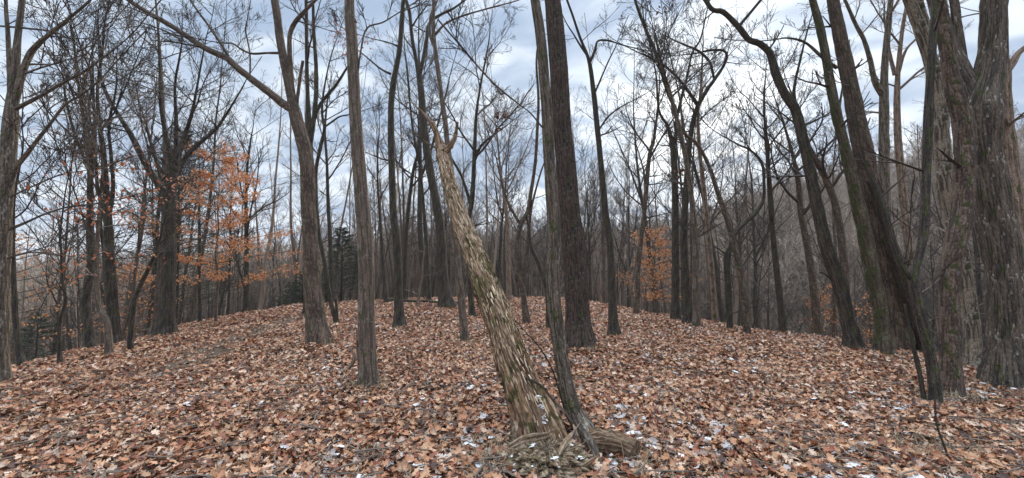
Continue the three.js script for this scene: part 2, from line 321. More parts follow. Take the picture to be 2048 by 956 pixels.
// leaves under a dusting of snow lie together in the colder hollows
const snowy = (s, r) => s[4] < 16 && r() < 0.14 * sstep(snowAt(s[0], s[2]), 0.02, 0.5);
function scatterLeaves() {
  const r = rng(77), spots = [], rings = [[1.6, 5, 1100, 0.083], [5, 10, 900, 0.072], [10, 16, 480, 0.084], [16, 27, 190, 0.11], [27, 48, 16, 0.2]];
  for (const [r0, r1, dens, size] of rings) {
    const n = Math.round(dens * 0.5 * (r1 * r1 - r0 * r0) * 2.4);
    for (let i = 0; i < n; i++) {
      const rr = Math.sqrt(lerp(r0 * r0, r1 * r1, r())), a = (r() - 0.5) * 2.4, x = Math.sin(a) * rr, z = -Math.cos(a) * rr;
      if (!clearOf(x, z) || (rr < 27 && litterFree(x, z, r))) continue;
      const thick = 0.5 + 0.5 * n2(x * 1.7, z * 1.7);
      spots.push([x, height(x, z) + 0.004 + r() * r() * (0.02 + 0.055 * thick), z, size * (0.6 + 0.75 * r()), rr]);
    }
  }
  const M = new THREE.Matrix4(), Q = new THREE.Quaternion(), E = new THREE.Euler(), S = V(1, 1, 1), c = new THREE.Color();
  // the leaves that show largest lie one by one, the others as the litter
  const front = (s) => { const px = 1024 + FOC * s[0] / -s[2], d = -s[2]; return d > 2.75 && px > -20 && px < 2068 ? d - (s[1] - height(s[0], s[2])) * 6 : 1e3; };
  spots.forEach((s) => { s[5] = front(s); });
  spots.sort((a, b) => a[5] - b[5]);
  const near = spots.slice(0, 300), rest = spots.slice(300), mats = [];
  for (let i = 0; i < 28; i++) mats.push(leafMat(leafTone(r, new THREE.Color())));
  const pose = (s) => { const lay = s[4] < 27 ? 0.62 : 0.4; E.set((r() - 0.5) * 2 * lay, r() * 6.283, (r() - 0.5) * 2 * lay, 'YXZ'); Q.setFromEuler(E); S.set(s[3], s[3], s[3]).multiplyScalar(1); S.x *= 0.85 + 0.45 * r(); return M.compose(V(s[0], s[1] + s[3] * 0.06, s[2]), Q, S); };
  near.forEach((s, i) => { const m = part(i ? `leaf_${String(i).padStart(3, '0')}` : 'leaf', LEAVES[Math.floor(r() * 5)], mats[Math.floor(r() * mats.length)], ground); pose(s).decompose(m.position, m.quaternion, m.scale); });
  const white = leafMat(0xffffff), groups = LEAVES.map(() => []);
  rest.forEach((s) => groups[Math.floor(r() * 5)].push(s));
  groups.forEach((g, k) => {
    const im = new THREE.InstancedMesh(LEAVES[k], white, g.length);
    g.forEach((s, i) => { im.setMatrixAt(i, pose(s)); im.setColorAt(i, snowy(s, r) ? c.setRGB(0.74, 0.68, 0.65).multiplyScalar(0.8 + 0.3 * r()) : leafTone(r, c)); });
    im.name = k ? `leaf_litter_${String(k).padStart(3, '0')}` : 'leaf_litter'; im.castShadow = im.receiveShadow = true; im.userData.kind = 'stuff'; ground.add(im);
  });
}
// fallen twigs all over the leaves
function scatterTwigs() {
  const r = rng(83), M = new THREE.Matrix4(), Q = new THREE.Quaternion(), E = new THREE.Euler(), list = [];
  for (let i = 0; i < 1500; i++) { const D = 2.6 + 16 * r() * r(), x = (r() * 2400 - 1200) / FOC * D; if (outside(x, -D) < 0) list.push([x, -D]); }
  const g = new Builder(); g.tube([V(-0.5, 0, 0), V(-0.2, 0.02, 0.03), V(0.12, 0.01, -0.02), V(0.5, 0.03, 0.05)], [0.016, 0.015, 0.011, 0.005], 5); g.tube([V(0.1, 0.01, -0.02), V(0.3, 0.05, -0.16)], [0.009, 0.004], 4);
  const im = new THREE.InstancedMesh(g.build(), TWIG_PALE, list.length);
  list.forEach(([x, z], i) => { const k = 0.12 + 0.5 * r() * r(); E.set((r() - 0.5) * 0.5, r() * 6.283, (r() - 0.5) * 0.3); Q.setFromEuler(E); im.setMatrixAt(i, M.compose(onGround(x, z, 0.045), Q, V(k, 0.3 + 0.4 * k, 0.3 + 0.4 * k))); });
  im.name = 'twig_litter'; im.castShadow = im.receiveShadow = true; im.userData.kind = 'stuff'; ground.add(im);
}
// thin old snow left in the hollows of leaves: small rounded pads
function snowPad(seed) {
  const r = rng(seed), n = 11, P = [0, 0.16, 0], I = [], ring = (rad, y) => { for (let i = 0; i < n; i++) { const a = i / n * 6.283, k = rad * (0.45 + 0.75 * r()); P.push(Math.cos(a) * k * 0.5, y, Math.sin(a) * k * 0.5); } };
  ring(0.6, 0.13); ring(1, 0.02); ring(0.95, -0.12);
  for (let i = 0; i < n; i++) { const j = (i + 1) % n; I.push(0, 1 + j, 1 + i); for (let q = 0; q < 2; q++) { const a = 1 + q * n + i, b = 1 + q * n + j; I.push(a, b, a + n, b, b + n, a + n); } }
  const g = new THREE.BufferGeometry(); g.setAttribute('position', new THREE.Float32BufferAttribute(P, 3)); g.setIndex(I); g.computeVertexNormals(); return g;
}
const snowSpots = [];                                        // filled in also by the stump
const SNOW = new THREE.MeshPhysicalMaterial({ color: new THREE.Color(0.68, 0.665, 0.66), roughness: 0.75 }); SNOW.name = 'snow';
function scatterSnow() {
  const r = rng(91), c = V(0, 0, 0), M = new THREE.Matrix4(), Q = new THREE.Quaternion(), E = new THREE.Euler();
  for (let i = 0; i < 26000; i++) {
    const D = 2.8 + 9.5 * r() * r(), px = -60 + 2170 * r(), x = (px - 1024) / FOC * D, z = -D;
    if (!clearOf(x, z)) continue;
    const w = n2(x * 0.5 + 4, z * 0.5) * 0.5 + n2(x * 1.6, z * 1.6 + 9) * 0.5 + 0.2 - 0.6 * sstep(-px, -520, -120) - (pathDistance(x, z) < 1 ? 0.4 : 0) - 0.045 * D + 0.25 * (r() - 0.5);
    if (w < 0.12 || r() > 0.03) continue;
    snowSpots.push([x, height(x, z) + 0.018 + 0.026 * r(), z, 0.035 + 0.085 * r() * r() + 0.02 * w]);
  }
  [0, 1, 2].forEach((k) => {
    const g = snowSpots.filter((_, i) => i % 3 === k), im = new THREE.InstancedMesh(snowPad(300 + k), SNOW, g.length);
    g.forEach((s, i) => { E.set((r() - 0.5) * 0.5, r() * 6.283, (r() - 0.5) * 0.5); Q.setFromEuler(E); im.setMatrixAt(i, M.compose(V(s[0], s[1], s[2]), Q, V(s[3] * (0.7 + 0.9 * r()), s[3] * 0.3, s[3]))); });
    im.name = k ? `snow_patches_${String(k).padStart(3, '0')}` : 'snow_patches'; im.castShadow = im.receiveShadow = true; tag(snowGroup.add(im) && im, null, null, null, 'stuff');
  });
}
const snowGroup = new THREE.Group(); snowGroup.name = 'snow'; scene.add(snowGroup); tag(snowGroup, 'scattered small pads of old white snow lying between fallen leaves', 'snow', null, 'stuff');

// ---------------------------------------------------------------- trees seen one by one
const inFrame = (p) => { const d = p.clone().sub(EYE); const f = -d.z * Math.cos(PITCH) + d.y * Math.sin(PITCH), u = d.y * Math.cos(PITCH) + d.z * Math.sin(PITCH); return f > 0 && Math.abs(d.x / f) < 1.3 && u / f < 0.62; };
const toWorld = (q, D) => at(q[0], q[1], D + (q[3] ?? 0));
const radius = (q, D) => q[2] / 2 / FOC * (D + (q[3] ?? 0));
function extend(P, R, r, L, up, n = 4) {
  const d = P[P.length - 1].clone().sub(P[P.length - 2]).normalize(), r0 = R[R.length - 1];
  for (let i = 1; i <= n; i++) { d.x += (r() - 0.5) * 0.22; d.z += (r() - 0.5) * 0.22; d.y += up; d.normalize(); P.push(P[P.length - 1].clone().addScaledVector(d, L / n)); R.push(Math.max(0.008, r0 * lerp(1, 0.12, i / n))); }
}
let treeSeed = 1;
// spec: name, label, bark, pts [x, y, width, depth offset] from the foot up, D for a hidden foot, limbs, top height, crown, twigs
function tree(s) {
  const seed = s.seed ?? treeSeed++, r = rng(seed * 977 + 5), mat = BARK[s.bark], F = s.D ? null : footAt(s.pts[0][0], s.pts[0][1]);
  const D = s.D ?? F.D, P = s.pts.map((q) => toWorld(q, D)), R = s.pts.map((q) => radius(q, D));
  if (s.D) { const p = P[0], g = height(p.x, p.z); if (p.y > g + 0.1) { P.unshift(V(p.x + (p.x - P[1].x) * 0.3, g, p.z)); R.unshift(R[0] * 1.12); } else P[0].y = g; }
  const foot = P[0].clone(); foot.y = height(foot.x, foot.z); P[0].y = foot.y;
  P.unshift(foot.clone().add(V((foot.x - P[1].x) * 0.2, -0.25, 0))); R.unshift(R[0]);
  const seen = P.length, goesOn = s.pts[s.pts.length - 1][1] < 8 && !s.broken, topH = s.H ?? 15 + 5 * r();
  if (!goesOn && !s.broken) extend(P, R, r, 1.6, 0.1, 4);
  if (goesOn) extend(P, R, r, Math.max(2.5, topH - (P[P.length - 1].y - foot.y)), 0.1, 5);
  blockers.push([foot.x, foot.z, R[1] * 1.15]);
  const root = thing(s.name ?? 'bare_tree', s.label, 'tree', foot, s.group), local = (p) => p.clone().sub(foot);
  const big = Math.max(...s.pts.map((q) => q[2])), LP = P.map(local);
  const sm = smooth(LP, R, Math.round(clamp(LP.length * 6, 24, 90) * (big > 24 ? 1.8 : 1)));
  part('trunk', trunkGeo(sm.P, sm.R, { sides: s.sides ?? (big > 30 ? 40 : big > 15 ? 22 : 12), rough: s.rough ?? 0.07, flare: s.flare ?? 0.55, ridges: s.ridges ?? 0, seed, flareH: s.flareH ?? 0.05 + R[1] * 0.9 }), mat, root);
  const tw = new Builder(), tmat = s.pale ? TWIG_PALE : TWIG, o = { ...OPT, ...(s.o ?? {}) };
  const sprout = (LP2, LR, from, count, len, lvl = 1, up = 0.5) => {        // side branches along a line
    for (let c = 0; c < count; c++) {
      const t = from + (1 - from) * (c + r()) / count, f = t * (LP2.length - 1), i = Math.min(LP2.length - 2, Math.floor(f)), p = LP2[i].clone().lerp(LP2[i + 1], f - i), d = LP2[i + 1].clone().sub(LP2[i]).normalize();
      const a = r() * 6.283, side = V(Math.cos(a), (r() - 0.3) * 0.8, Math.sin(a)); side.addScaledVector(d, -side.dot(d)).normalize();
      const dir = side.addScaledVector(d, up); grow(tw, r, p, dir, len * (0.5 + 0.8 * r()), Math.max(0.006, Math.min(0.03, LR[i] * 0.4)), lvl, o);
    }
  };
  for (const l of s.limbs ?? []) {
    const lp = l.pts.map((q) => toWorld(q, D)), lr = l.pts.map((q) => radius(q, D)), e = l.pts[l.pts.length - 1];
    if (!l.broken) extend(lp, lr, r, (e[1] < 8 || e[0] < 4 || e[0] > 2044) ? 2.6 : 0.8 + e[2] * 0.12, 0.06);
    const a = lp.map(local), q = smooth(a, lr, Math.max(10, a.length * 5)), g = new Builder();
    g.tube(q.P, q.R, Math.max(...l.pts.map((z) => z[2])) > 10 ? 16 : 8, { off: (th, z, p) => 1 + 0.1 * n3(p.x * 5, p.y * 5, p.z * 5) });
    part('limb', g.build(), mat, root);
    if (!l.bare) sprout(q.P, q.R, l.from ?? 0.25, l.n ?? 7, l.len ?? 0.9);
    if (l.leaves) part('dead_leaves', leafBunches(q.P, r, l.leaves), l.leaves > 65 && s.bark === 'moss' ? ORANGE : RUSSET, root, 'stuff');
  }
  // thin shoots on the bole, then the crown, most of it above the picture
  if (s.shoots !== 0) sprout(sm.P, sm.R, s.shootFrom ?? 0.25, s.shoots ?? 6, s.shootLen ?? 0.8, 2, 0.3);
  if (s.crown !== 0 && !s.broken) {
    const n = s.crown ?? 9, from = s.crownFrom ?? Math.max(0.5, (seen - 1) / (P.length - 1) * 0.82);
    for (let c = 0; c < n; c++) {
      const t = from + (0.99 - from) * (c + r()) / n, f = t * (sm.P.length - 1), i = Math.min(sm.P.length - 2, Math.floor(f)), p = sm.P[i].clone().lerp(sm.P[i + 1], f - i), a = c * 2.4 + r();
      const g = new Builder(), own = inFrame(p.clone().add(foot));
      grow(tw, r, p, V(Math.cos(a), 0.7 + 0.5 * r(), Math.sin(a)), (s.crownLen ?? 2.6) * (0.7 + 0.6 * r()) * (1.2 - 0.6 * t), clamp(sm.R[i] * 0.55, 0.012, 0.07), 0, { ...o, max: own ? 3 : 2 }, own ? g : null);
      if (own) part('limb', g.build(), tmat, root);
    }
  }
  if (!tw.empty) part('twigs', tw.build(), tmat, root, 'stuff');
  return { root, foot, D, sm, r };
}
const RUSSET = new THREE.MeshPhysicalMaterial({ color: new THREE.Color(0.40, 0.125, 0.045), roughness: 0.9, transmission: 0.35, thickness: 0, side: THREE.DoubleSide }); RUSSET.name = 'russet_leaf';
const ORANGE = new THREE.MeshPhysicalMaterial({ color: new THREE.Color(0.58, 0.235, 0.07), roughness: 0.9, transmission: 0.45, thickness: 0, side: THREE.DoubleSide }); ORANGE.name = 'orange_leaf';
const BROWN = new THREE.MeshPhysicalMaterial({ color: new THREE.Color(0.11, 0.05, 0.03), roughness: 0.9, transmission: 0.3, thickness: 0, side: THREE.DoubleSide }); BROWN.name = 'brown_leaf';
function hangLeaf(g, r, p, size) {                           // a curled pointed leaf hanging from a twig: four faces
  const a = r() * 6.283, d = V(Math.cos(a), -0.5 - r() * 0.7, Math.sin(a)).normalize().multiplyScalar(size), s = V(-Math.sin(a), (r() - 0.5) * 0.9, Math.cos(a)).multiplyScalar(size * 0.27), m = p.clone().addScaledVector(d, 0.5); m.y += size * 0.14;
  const e = p.clone().add(d), L = p.clone().addScaledVector(d, 0.48).add(s), Rr = p.clone().addScaledVector(d, 0.48).sub(s);
  g.tri(p, m, L); g.tri(L, m, e); g.tri(p, Rr, m); g.tri(Rr, e, m);
}
function leafBunches(P, r, count, size = 0.065) {
  const g = new Builder();
  for (let i = 0; i < count; i++) { const t = 0.35 + 0.65 * r(), k = Math.min(P.length - 2, Math.floor(t * (P.length - 1))), p = P[k].clone().lerp(P[k + 1], r()).add(V((r() - 0.5) * 0.5, (r() - 0.6) * 0.4, (r() - 0.5) * 0.5)); hangLeaf(g, r, p, size * (0.7 + 0.6 * r())); }
  return g.build();
}

// --- the middle
tree({ label: 'forked brown tree with a long limb reaching up to the left', bark: 'brown', pts: [[637, 687, 44], [632, 640, 37], [626, 580, 33], [621, 478, 29], [616, 400, 27], [613, 320, 27], [603, 275, 26], [593, 240, 24], [587, 213, 24], [577, 165, 18], [562, 90, 16], [554, 30, 15], [549, 0, 15]], H: 17, flare: 0.3, shoots: 4, shootFrom: 0.4,
  limbs: [{ pts: [[587, 217, 20], [570, 210, 17], [545, 190, 15], [512, 165, 14], [478, 138, 13.5], [452, 115, 13], [425, 104, 12], [400, 90, 12], [370, 70, 11], [340, 50, 10.5], [300, 28, 9.5], [257, 0, 9]], from: 0.3, n: 9, len: 0.8 },
    { pts: [[586, 208, 16], [583, 170, 11], [581, 135, 10], [580, 70, 9], [590, 45, 9], [607, 25, 8], [627, 4, 7]], n: 6 }, { pts: [[592, 212, 9], [597, 180, 7], [601, 150, 6.5], [606, 122, 6]], broken: true, bare: true },
    { pts: [[456, 112, 6], [440, 85, 5.5], [420, 55, 5], [405, 35, 4.5], [380, 0, 4]], n: 6, len: 0.6 }, { pts: [[558, 106, 6], [535, 106, 4.5], [503, 107, 4.5], [485, 100, 4], [465, 87, 3.5], [447, 86, 3]], n: 6, len: 0.5 }, { pts: [[500, 150, 3], [500, 110, 3], [496, 85, 3], [491, 60, 3], [494, 42, 2.5]], n: 4, len: 0.4 }] });
tree({ label: 'dark twin-stemmed tree directly behind the forked brown tree', bark: 'dark', pts: [[613, 632, 15], [616, 560, 14], [620, 470, 14], [621, 380, 14], [619, 290, 13], [616, 220, 12], [614, 150, 8], [613, 60, 7], [612, 0, 7]], shoots: 8, shootFrom: 0.5,
  limbs: [{ pts: [[619, 290, 11], [626, 250, 9], [632, 190, 9], [632, 130, 8], [628, 70, 7], [626, 0, 6]], n: 7 }, { pts: [[621, 268, 8], [637, 215, 7], [655, 190, 6.5], [672, 170, 6], [690, 142, 5], [700, 125, 4]], n: 7, len: 0.7 }] });
tree({ label: 'thin crooked dark sapling with a short cut stub at its foot', name: 'sapling', bark: 'dark', pts: [[674, 648, 10], [664, 615, 9], [657, 578, 8], [648, 518, 8], [638, 470, 8], [631, 400, 8], [632, 340, 7], [642, 290, 7], [649, 258, 7], [644, 225, 6], [648, 180, 4], [660, 120, 3]], crown: 5, crownFrom: 0.6, crownLen: 1.2, flare: 0.2,
  limbs: [{ pts: [[674, 643, 7], [673, 615, 6], [671, 597, 5]], broken: true, bare: true }, { pts: [[648, 255, 4], [662, 245, 4], [680, 233, 3.5], [695, 230, 3]], n: 4, len: 0.5 }] });
tree({ label: 'straight mottled grey-brown trunk, its gnawed foot ringed by dry grass', bark: 'grey', pts: [[738, 772, 38], [736, 735, 35], [734, 690, 33], [733, 600, 32], [733, 540, 31], [729, 470, 29], [722, 380, 27], [714, 280, 25], [709, 200, 23], [705, 100, 22], [699, 0, 21]], sides: 64, H: 16, rough: 0.05, flare: 0.18, ridges: 0.006, shoots: 3, shootFrom: 0.3, shootLen: 0.6,
  limbs: [{ pts: [[711, 190, 5], [722, 100, 4], [735, 55, 3.5], [765, 45, 3], [790, 30, 2.5]], n: 6, len: 0.5 }, { pts: [[712, 45, 6], [706, 30, 5], [707, 18, 4]], broken: true, bare: true }] });
tree({ label: 'dark straight trunk next right of the mottled grey-brown trunk', bark: 'dark', pts: [[800, 655, 25], [798, 620, 19], [797, 578, 17], [793, 478, 16], [787, 430, 15], [784, 350, 14], [782, 250, 13], [783, 200, 12], [787, 165, 12], [799, 100, 11], [803, 50, 10], [807, 0, 9]], H: 16, flare: 0.35,
  limbs: [{ pts: [[782, 148, 6], [765, 140, 4], [740, 120, 3], [722, 105, 2.5]], n: 5, len: 0.6, leaves: 70 }, { pts: [[800, 95, 6], [785, 88, 3], [765, 82, 3], [748, 78, 2]], n: 4, len: 0.6, leaves: 60 }] });
tree({ label: 'dark brown trunk at the end of the lying log, forking high up', bark: 'dark', pts: [[892, 612, 28], [887, 570, 22], [884, 528, 20], [882, 478, 19], [877, 430, 18], [862, 350, 17], [854, 300, 16], [848, 250, 15], [843, 190, 14], [838, 150, 13], [824, 75, 8], [819, 25, 7], [812, 0, 7]], H: 17,
  limbs: [{ pts: [[838, 155, 10], [846, 120, 8], [853, 80, 8], [860, 45, 7], [880, 30, 6], [905, 18, 5], [930, 0, 4]], n: 8 }] });
tree({ label: 'slim greyish trunk close behind the leaning dead trunk at left', bark: 'grey', pts: [[930, 682, 18], [926, 640, 15], [921, 578, 15], [914, 520, 14], [909, 470, 14], [907, 410, 13], [903, 350, 12], [896, 300, 12], [891, 250, 11], [884, 200, 10], [876, 140, 9], [870, 95, 9], [866, 50, 8], [868, 0, 8]], H: 14, flare: 0.25,
  limbs: [{ pts: [[870, 70, 6], [890, 48, 5], [925, 32, 4], [965, 20, 3.5], [1010, 8, 3]], n: 8, len: 0.7 }, { pts: [[872, 100, 6], [860, 70, 6], [862, 30, 5], [875, 0, 4]], n: 5 }] });
tree({ label: 'dark short-looking trunk just right of the slim greyish trunk behind the snag', bark: 'dark', pts: [[945, 634, 13], [941, 590, 11], [937, 528, 11], [934, 460, 11], [944, 400, 10], [948, 330, 9], [950, 280, 8], [953, 225, 7], [963, 160, 5], [975, 100, 4]], crown: 8, crownFrom: 0.45, crownLen: 2.4,
  limbs: [{ pts: [[950, 320, 6], [962, 292, 5.5], [980, 275, 5], [998, 262, 3.5]], n: 5 }, { pts: [[942, 410, 7], [922, 350, 5], [905, 320, 5], [895, 300, 4]], n: 4 }] });
tree({ label: 'big straight oak with dark furrowed bark, thickest trunk of the middle', bark: 'oak', pts: [[1159, 690, 56], [1157, 650, 50], [1155, 620, 47], [1150, 540, 44], [1145, 478, 43], [1139, 420, 41], [1131, 320, 39], [1124, 250, 37], [1117, 130, 36], [1110, 50, 35], [1105, 0, 34]], sides: 150, H: 20, rough: 0.03, flare: 0.42, ridges: 0.02, shoots: 3, flareH: 0.16 });
tree({ label: 'leaning greyish lichened tree crossing in front of the big oak', bark: 'lichen', pts: [[1172, 862, 42], [1149, 828, 36], [1140, 800, 32], [1134, 778, 30], [1121, 703, 28], [1113, 650, 27], [1108, 600, 26], [1106, 553, 26], [1108, 478, 27], [1107, 440, 26], [1101, 350, 24], [1097, 290, 23], [1094, 225, 22], [1088, 150, 21], [1084, 100, 20], [1078, 50, 20], [1070, 0, 19]], D: 3.75, sides: 72, H: 12, rough: 0.06, flare: 0.1, ridges: 0.010, shoots: 2,
  limbs: [{ pts: [[1148, 815, 24, 0], [1160, 842, 28, -0.06], [1175, 868, 27, -0.25], [1188, 900, 24, -0.45], [1200, 928, 17, -0.6], [1214, 960, 9, -0.75]], broken: true, bare: true }, { pts: [[1106, 275, 4], [1085, 255, 4], [1060, 225, 3], [1040, 210, 2.5]], n: 4, len: 0.5 }] });
tree({ label: 'slender dark brown tree next right of the big oak', bark: 'dark', pts: [[1228, 670, 24], [1226, 640, 18], [1224, 578, 16], [1219, 478, 14], [1213, 440, 13], [1205, 360, 12], [1199, 300, 11.5], [1192, 230, 11], [1186, 175, 11], [1177, 118, 9], [1160, 75, 6], [1145, 30, 5], [1134, 0, 4.5]], H: 13, flare: 0.5,
  limbs: [{ pts: [[1180, 125, 6], [1190, 100, 5], [1196, 82, 4.5], [1215, 81, 4], [1245, 90, 3]], n: 6, len: 0.5 }, { pts: [[1177, 115, 5], [1160, 90, 4.5], [1148, 70, 3.5]], n: 4, len: 0.6 }, { pts: [[1188, 190, 4], [1205, 150, 3.5], [1218, 120, 3]], n: 5, len: 0.6 }, { pts: [[1195, 265, 4], [1215, 235, 3.5], [1240, 215, 3], [1268, 200, 2.5]], n: 6, len: 0.7 }] });
tree({ label: 'crooked brown tree between the slender dark tree and the two dark trunks', bark: 'brown', pts: [[1272, 630, 11], [1275, 590, 10], [1276, 540, 10], [1282, 478, 10], [1287, 440, 9], [1294, 360, 9], [1299, 310, 8], [1307, 280, 7], [1314, 230, 6], [1318, 190, 4]], crown: 8, crownFrom: 0.55, crownLen: 2.4, limbs: [{ pts: [[1292, 385, 6], [1287, 340, 4], [1280, 315, 3]], n: 4 }] });
tree({ label: 'left one of the two dark trunks standing close together', bark: 'dark', pts: [[1352, 640, 18], [1351, 600, 15], [1351, 478, 14], [1350, 400, 13], [1349, 340, 12], [1346, 295, 12], [1342, 275, 10], [1334, 250, 7], [1319, 225, 5], [1312, 150, 4], [1300, 90, 3], [1288, 40, 3]], crown: 4, crownFrom: 0.85, crownLen: 1.6,
  limbs: [{ pts: [[1347, 292, 9], [1353, 262, 8], [1352, 225, 8], [1338, 190, 8], [1325, 150, 8], [1309, 100, 7], [1292, 60, 7], [1280, 30, 6], [1270, 0, 6]], n: 10, len: 1.0 }, { pts: [[1350, 250, 6], [1362, 200, 6], [1375, 150, 5], [1385, 105, 4], [1400, 80, 4], [1412, 30, 3]], n: 8, len: 0.9 }] });
tree({ label: 'right one of the two dark trunks, its bent limb curling over the bright cloud', bark: 'dark', pts: [[1379, 648, 22], [1373, 600, 17], [1369, 528, 15], [1367, 478, 14], [1370, 420, 13], [1374, 350, 12], [1380, 280, 11], [1388, 235, 10], [1396, 210, 9]], broken: true, crown: 0, flare: 0.5,
  limbs: [{ pts: [[1394, 215, 9], [1414, 180, 8], [1432, 155, 7], [1449, 128, 6], [1454, 110, 5.5], [1448, 102, 5], [1430, 100, 5], [1412, 102, 4.5], [1395, 106, 4]], n: 9, len: 0.8 }, { pts: [[1396, 212, 7], [1382, 190, 6], [1369, 172, 6], [1350, 150, 5], [1324, 128, 5], [1300, 115, 4], [1279, 106, 3]], n: 8, len: 0.8 }, { pts: [[1428, 158, 5], [1420, 125, 4.5], [1405, 108, 5], [1390, 98, 5], [1370, 90, 4]], n: 6, len: 0.8 }] });
tree({ label: 'greyish thinner trunk standing just right of the two dark trunks', bark: 'grey', pts: [[1393, 655, 14], [1391, 600, 12], [1391, 478, 12], [1388, 440, 11], [1380, 370, 10], [1372, 320, 10], [1358, 255, 9], [1346, 210, 8], [1334, 165, 8], [1322, 130, 5]], crown: 8, crownFrom: 0.7, crownLen: 2.2 });
tree({ label: 'brown tree bending left over the two dark trunks in a wide curve', bark: 'brown', pts: [[1494, 668, 13], [1489, 603, 13], [1477, 528, 12], [1464, 475, 11], [1452, 430, 11], [1439, 395, 10], [1419, 335, 8], [1405, 305, 7], [1388, 282, 7], [1370, 268, 7], [1365, 240, 6], [1358, 190, 4], [1340, 110, 3]], crown: 6, crownFrom: 0.7, crownLen: 1.6 });
tree({ label: 'straight pale brown trunk right of the tree with the curling limb', bark: 'pink', D: 13, pts: [[1431, 655, 12], [1428, 600, 11], [1424, 540, 10], [1415, 450, 9], [1407, 370, 9], [1399, 300, 8], [1396, 235, 7], [1402, 170, 5], [1405, 110, 4]], crown: 9, crownFrom: 0.6, crownLen: 2.6, pale: true });
tree({ label: 'dead dark pole with a hooked top standing among the trunks right of centre', bark: 'dark', pts: [[1459, 660, 9], [1456, 620, 8], [1454, 570, 8], [1451, 530, 8], [1451, 508, 7], [1458, 495, 5], [1466, 482, 4]], broken: true, crown: 0, shoots: 3, limbs: [{ pts: [[1451, 508, 5], [1440, 500, 3], [1428, 492, 3]], broken: true, bare: true }] });
tree({ label: 'thin dark tree sweeping right in a low bow, then upright', bark: 'dark', pts: [[1461, 655, 8], [1460, 590, 7], [1457, 520, 7], [1468, 472, 8], [1490, 445, 8], [1512, 425, 8], [1526, 402, 7], [1528, 370, 6], [1523, 325, 6], [1500, 300, 5], [1478, 290, 4]], D: 10.5, crown: 7, crownFrom: 0.62, crownLen: 1.5 });
// --- behind the middle
tree({ label: 'brown tree splitting into two dark stems low behind the leaning lichened tree', bark: 'brown', pts: [[1054, 648, 14], [1050, 615, 13], [1042, 565, 11], [1036, 530, 10], [1035, 480, 10], [1040, 452, 10], [1055, 425, 9], [1061, 390, 8], [1070, 330, 7], [1074, 270, 6], [1077, 200, 6], [1073, 120, 5], [1080, 50, 4], [1076, 0, 4]], crown: 4, limbs: [{ pts: [[1042, 450, 7], [1028, 428, 6], [1014, 400, 5], [1000, 350, 4]], n: 6 }, { pts: [[1043, 570, 9], [1052, 520, 8], [1058, 460, 7], [1062, 420, 6], [1080, 350, 4]], n: 6 }] });
tree({ label: 'thin dark stem bowing towards the leaning lichened tree', name: 'sapling', bark: 'dark', pts: [[1096, 640, 9], [1094, 585, 9], [1085, 550, 8], [1074, 520, 8], [1062, 495, 7], [1058, 460, 6], [1052, 430, 5]], D: 9.5, broken: true, crown: 0 });
tree({ label: 'straight pale pinkish trunk far behind the gap right of the snag', bark: 'pink', D: 17, pts: [[1018, 600, 11], [1017, 540, 10], [1016, 470, 9], [1012, 420, 8], [1008, 390, 7], [1000, 330, 5], [994, 270, 4]], crown: 12, crownFrom: 0.5, crownLen: 3, pale: true });
tree({ label: 'thin straight dark trunk between the mottled trunk and the dark one, far back', bark: 'dark', pts: [[772, 605, 8], [768, 560, 6], [764, 503, 6], [760, 440, 6], [755, 350, 4], [757, 280, 3]], crown: 9, crownFrom: 0.5, crownLen: 2.5 });
tree({ label: 'dark forking tree on the crest between the dark straight trunk and the log', bark: 'dark', D: 18, pts: [[809, 590, 9], [810, 520, 9], [814, 450, 8], [820, 390, 8], [827, 340, 7], [838, 300, 6], [850, 250, 4]], crown: 10, crownFrom: 0.5, crownLen: 2.8 });
tree({ label: 'whitish slender dead stub in front of the log on the crest', name: 'dead_stub', bark: 'pink', pts: [[836, 614, 9], [838, 590, 6], [844, 555, 5], [846, 520, 4], [850, 492, 3]], crown: 0, broken: true, shoots: 5, pale: true, flare: 0.8 });
tree({ label: 'straight dark trunk on the crest between the log and the snag, left one', bark: 'dark', D: 17, pts: [[858, 596, 9], [855, 540, 8], [852, 478, 8], [846, 400, 7], [840, 330, 6], [838, 260, 5]], crown: 10, crownFrom: 0.5, crownLen: 2.8 });
tree({ label: 'straight dark trunk seen just right of the forked brown tree', bark: 'dark', pts: [[664, 600, 9], [662, 540, 8], [660, 478, 8], [656, 400, 7], [654, 330, 6], [650, 260, 5], [655, 200, 4]], D: 18, crown: 10, crownFrom: 0.5, crownLen: 3 });
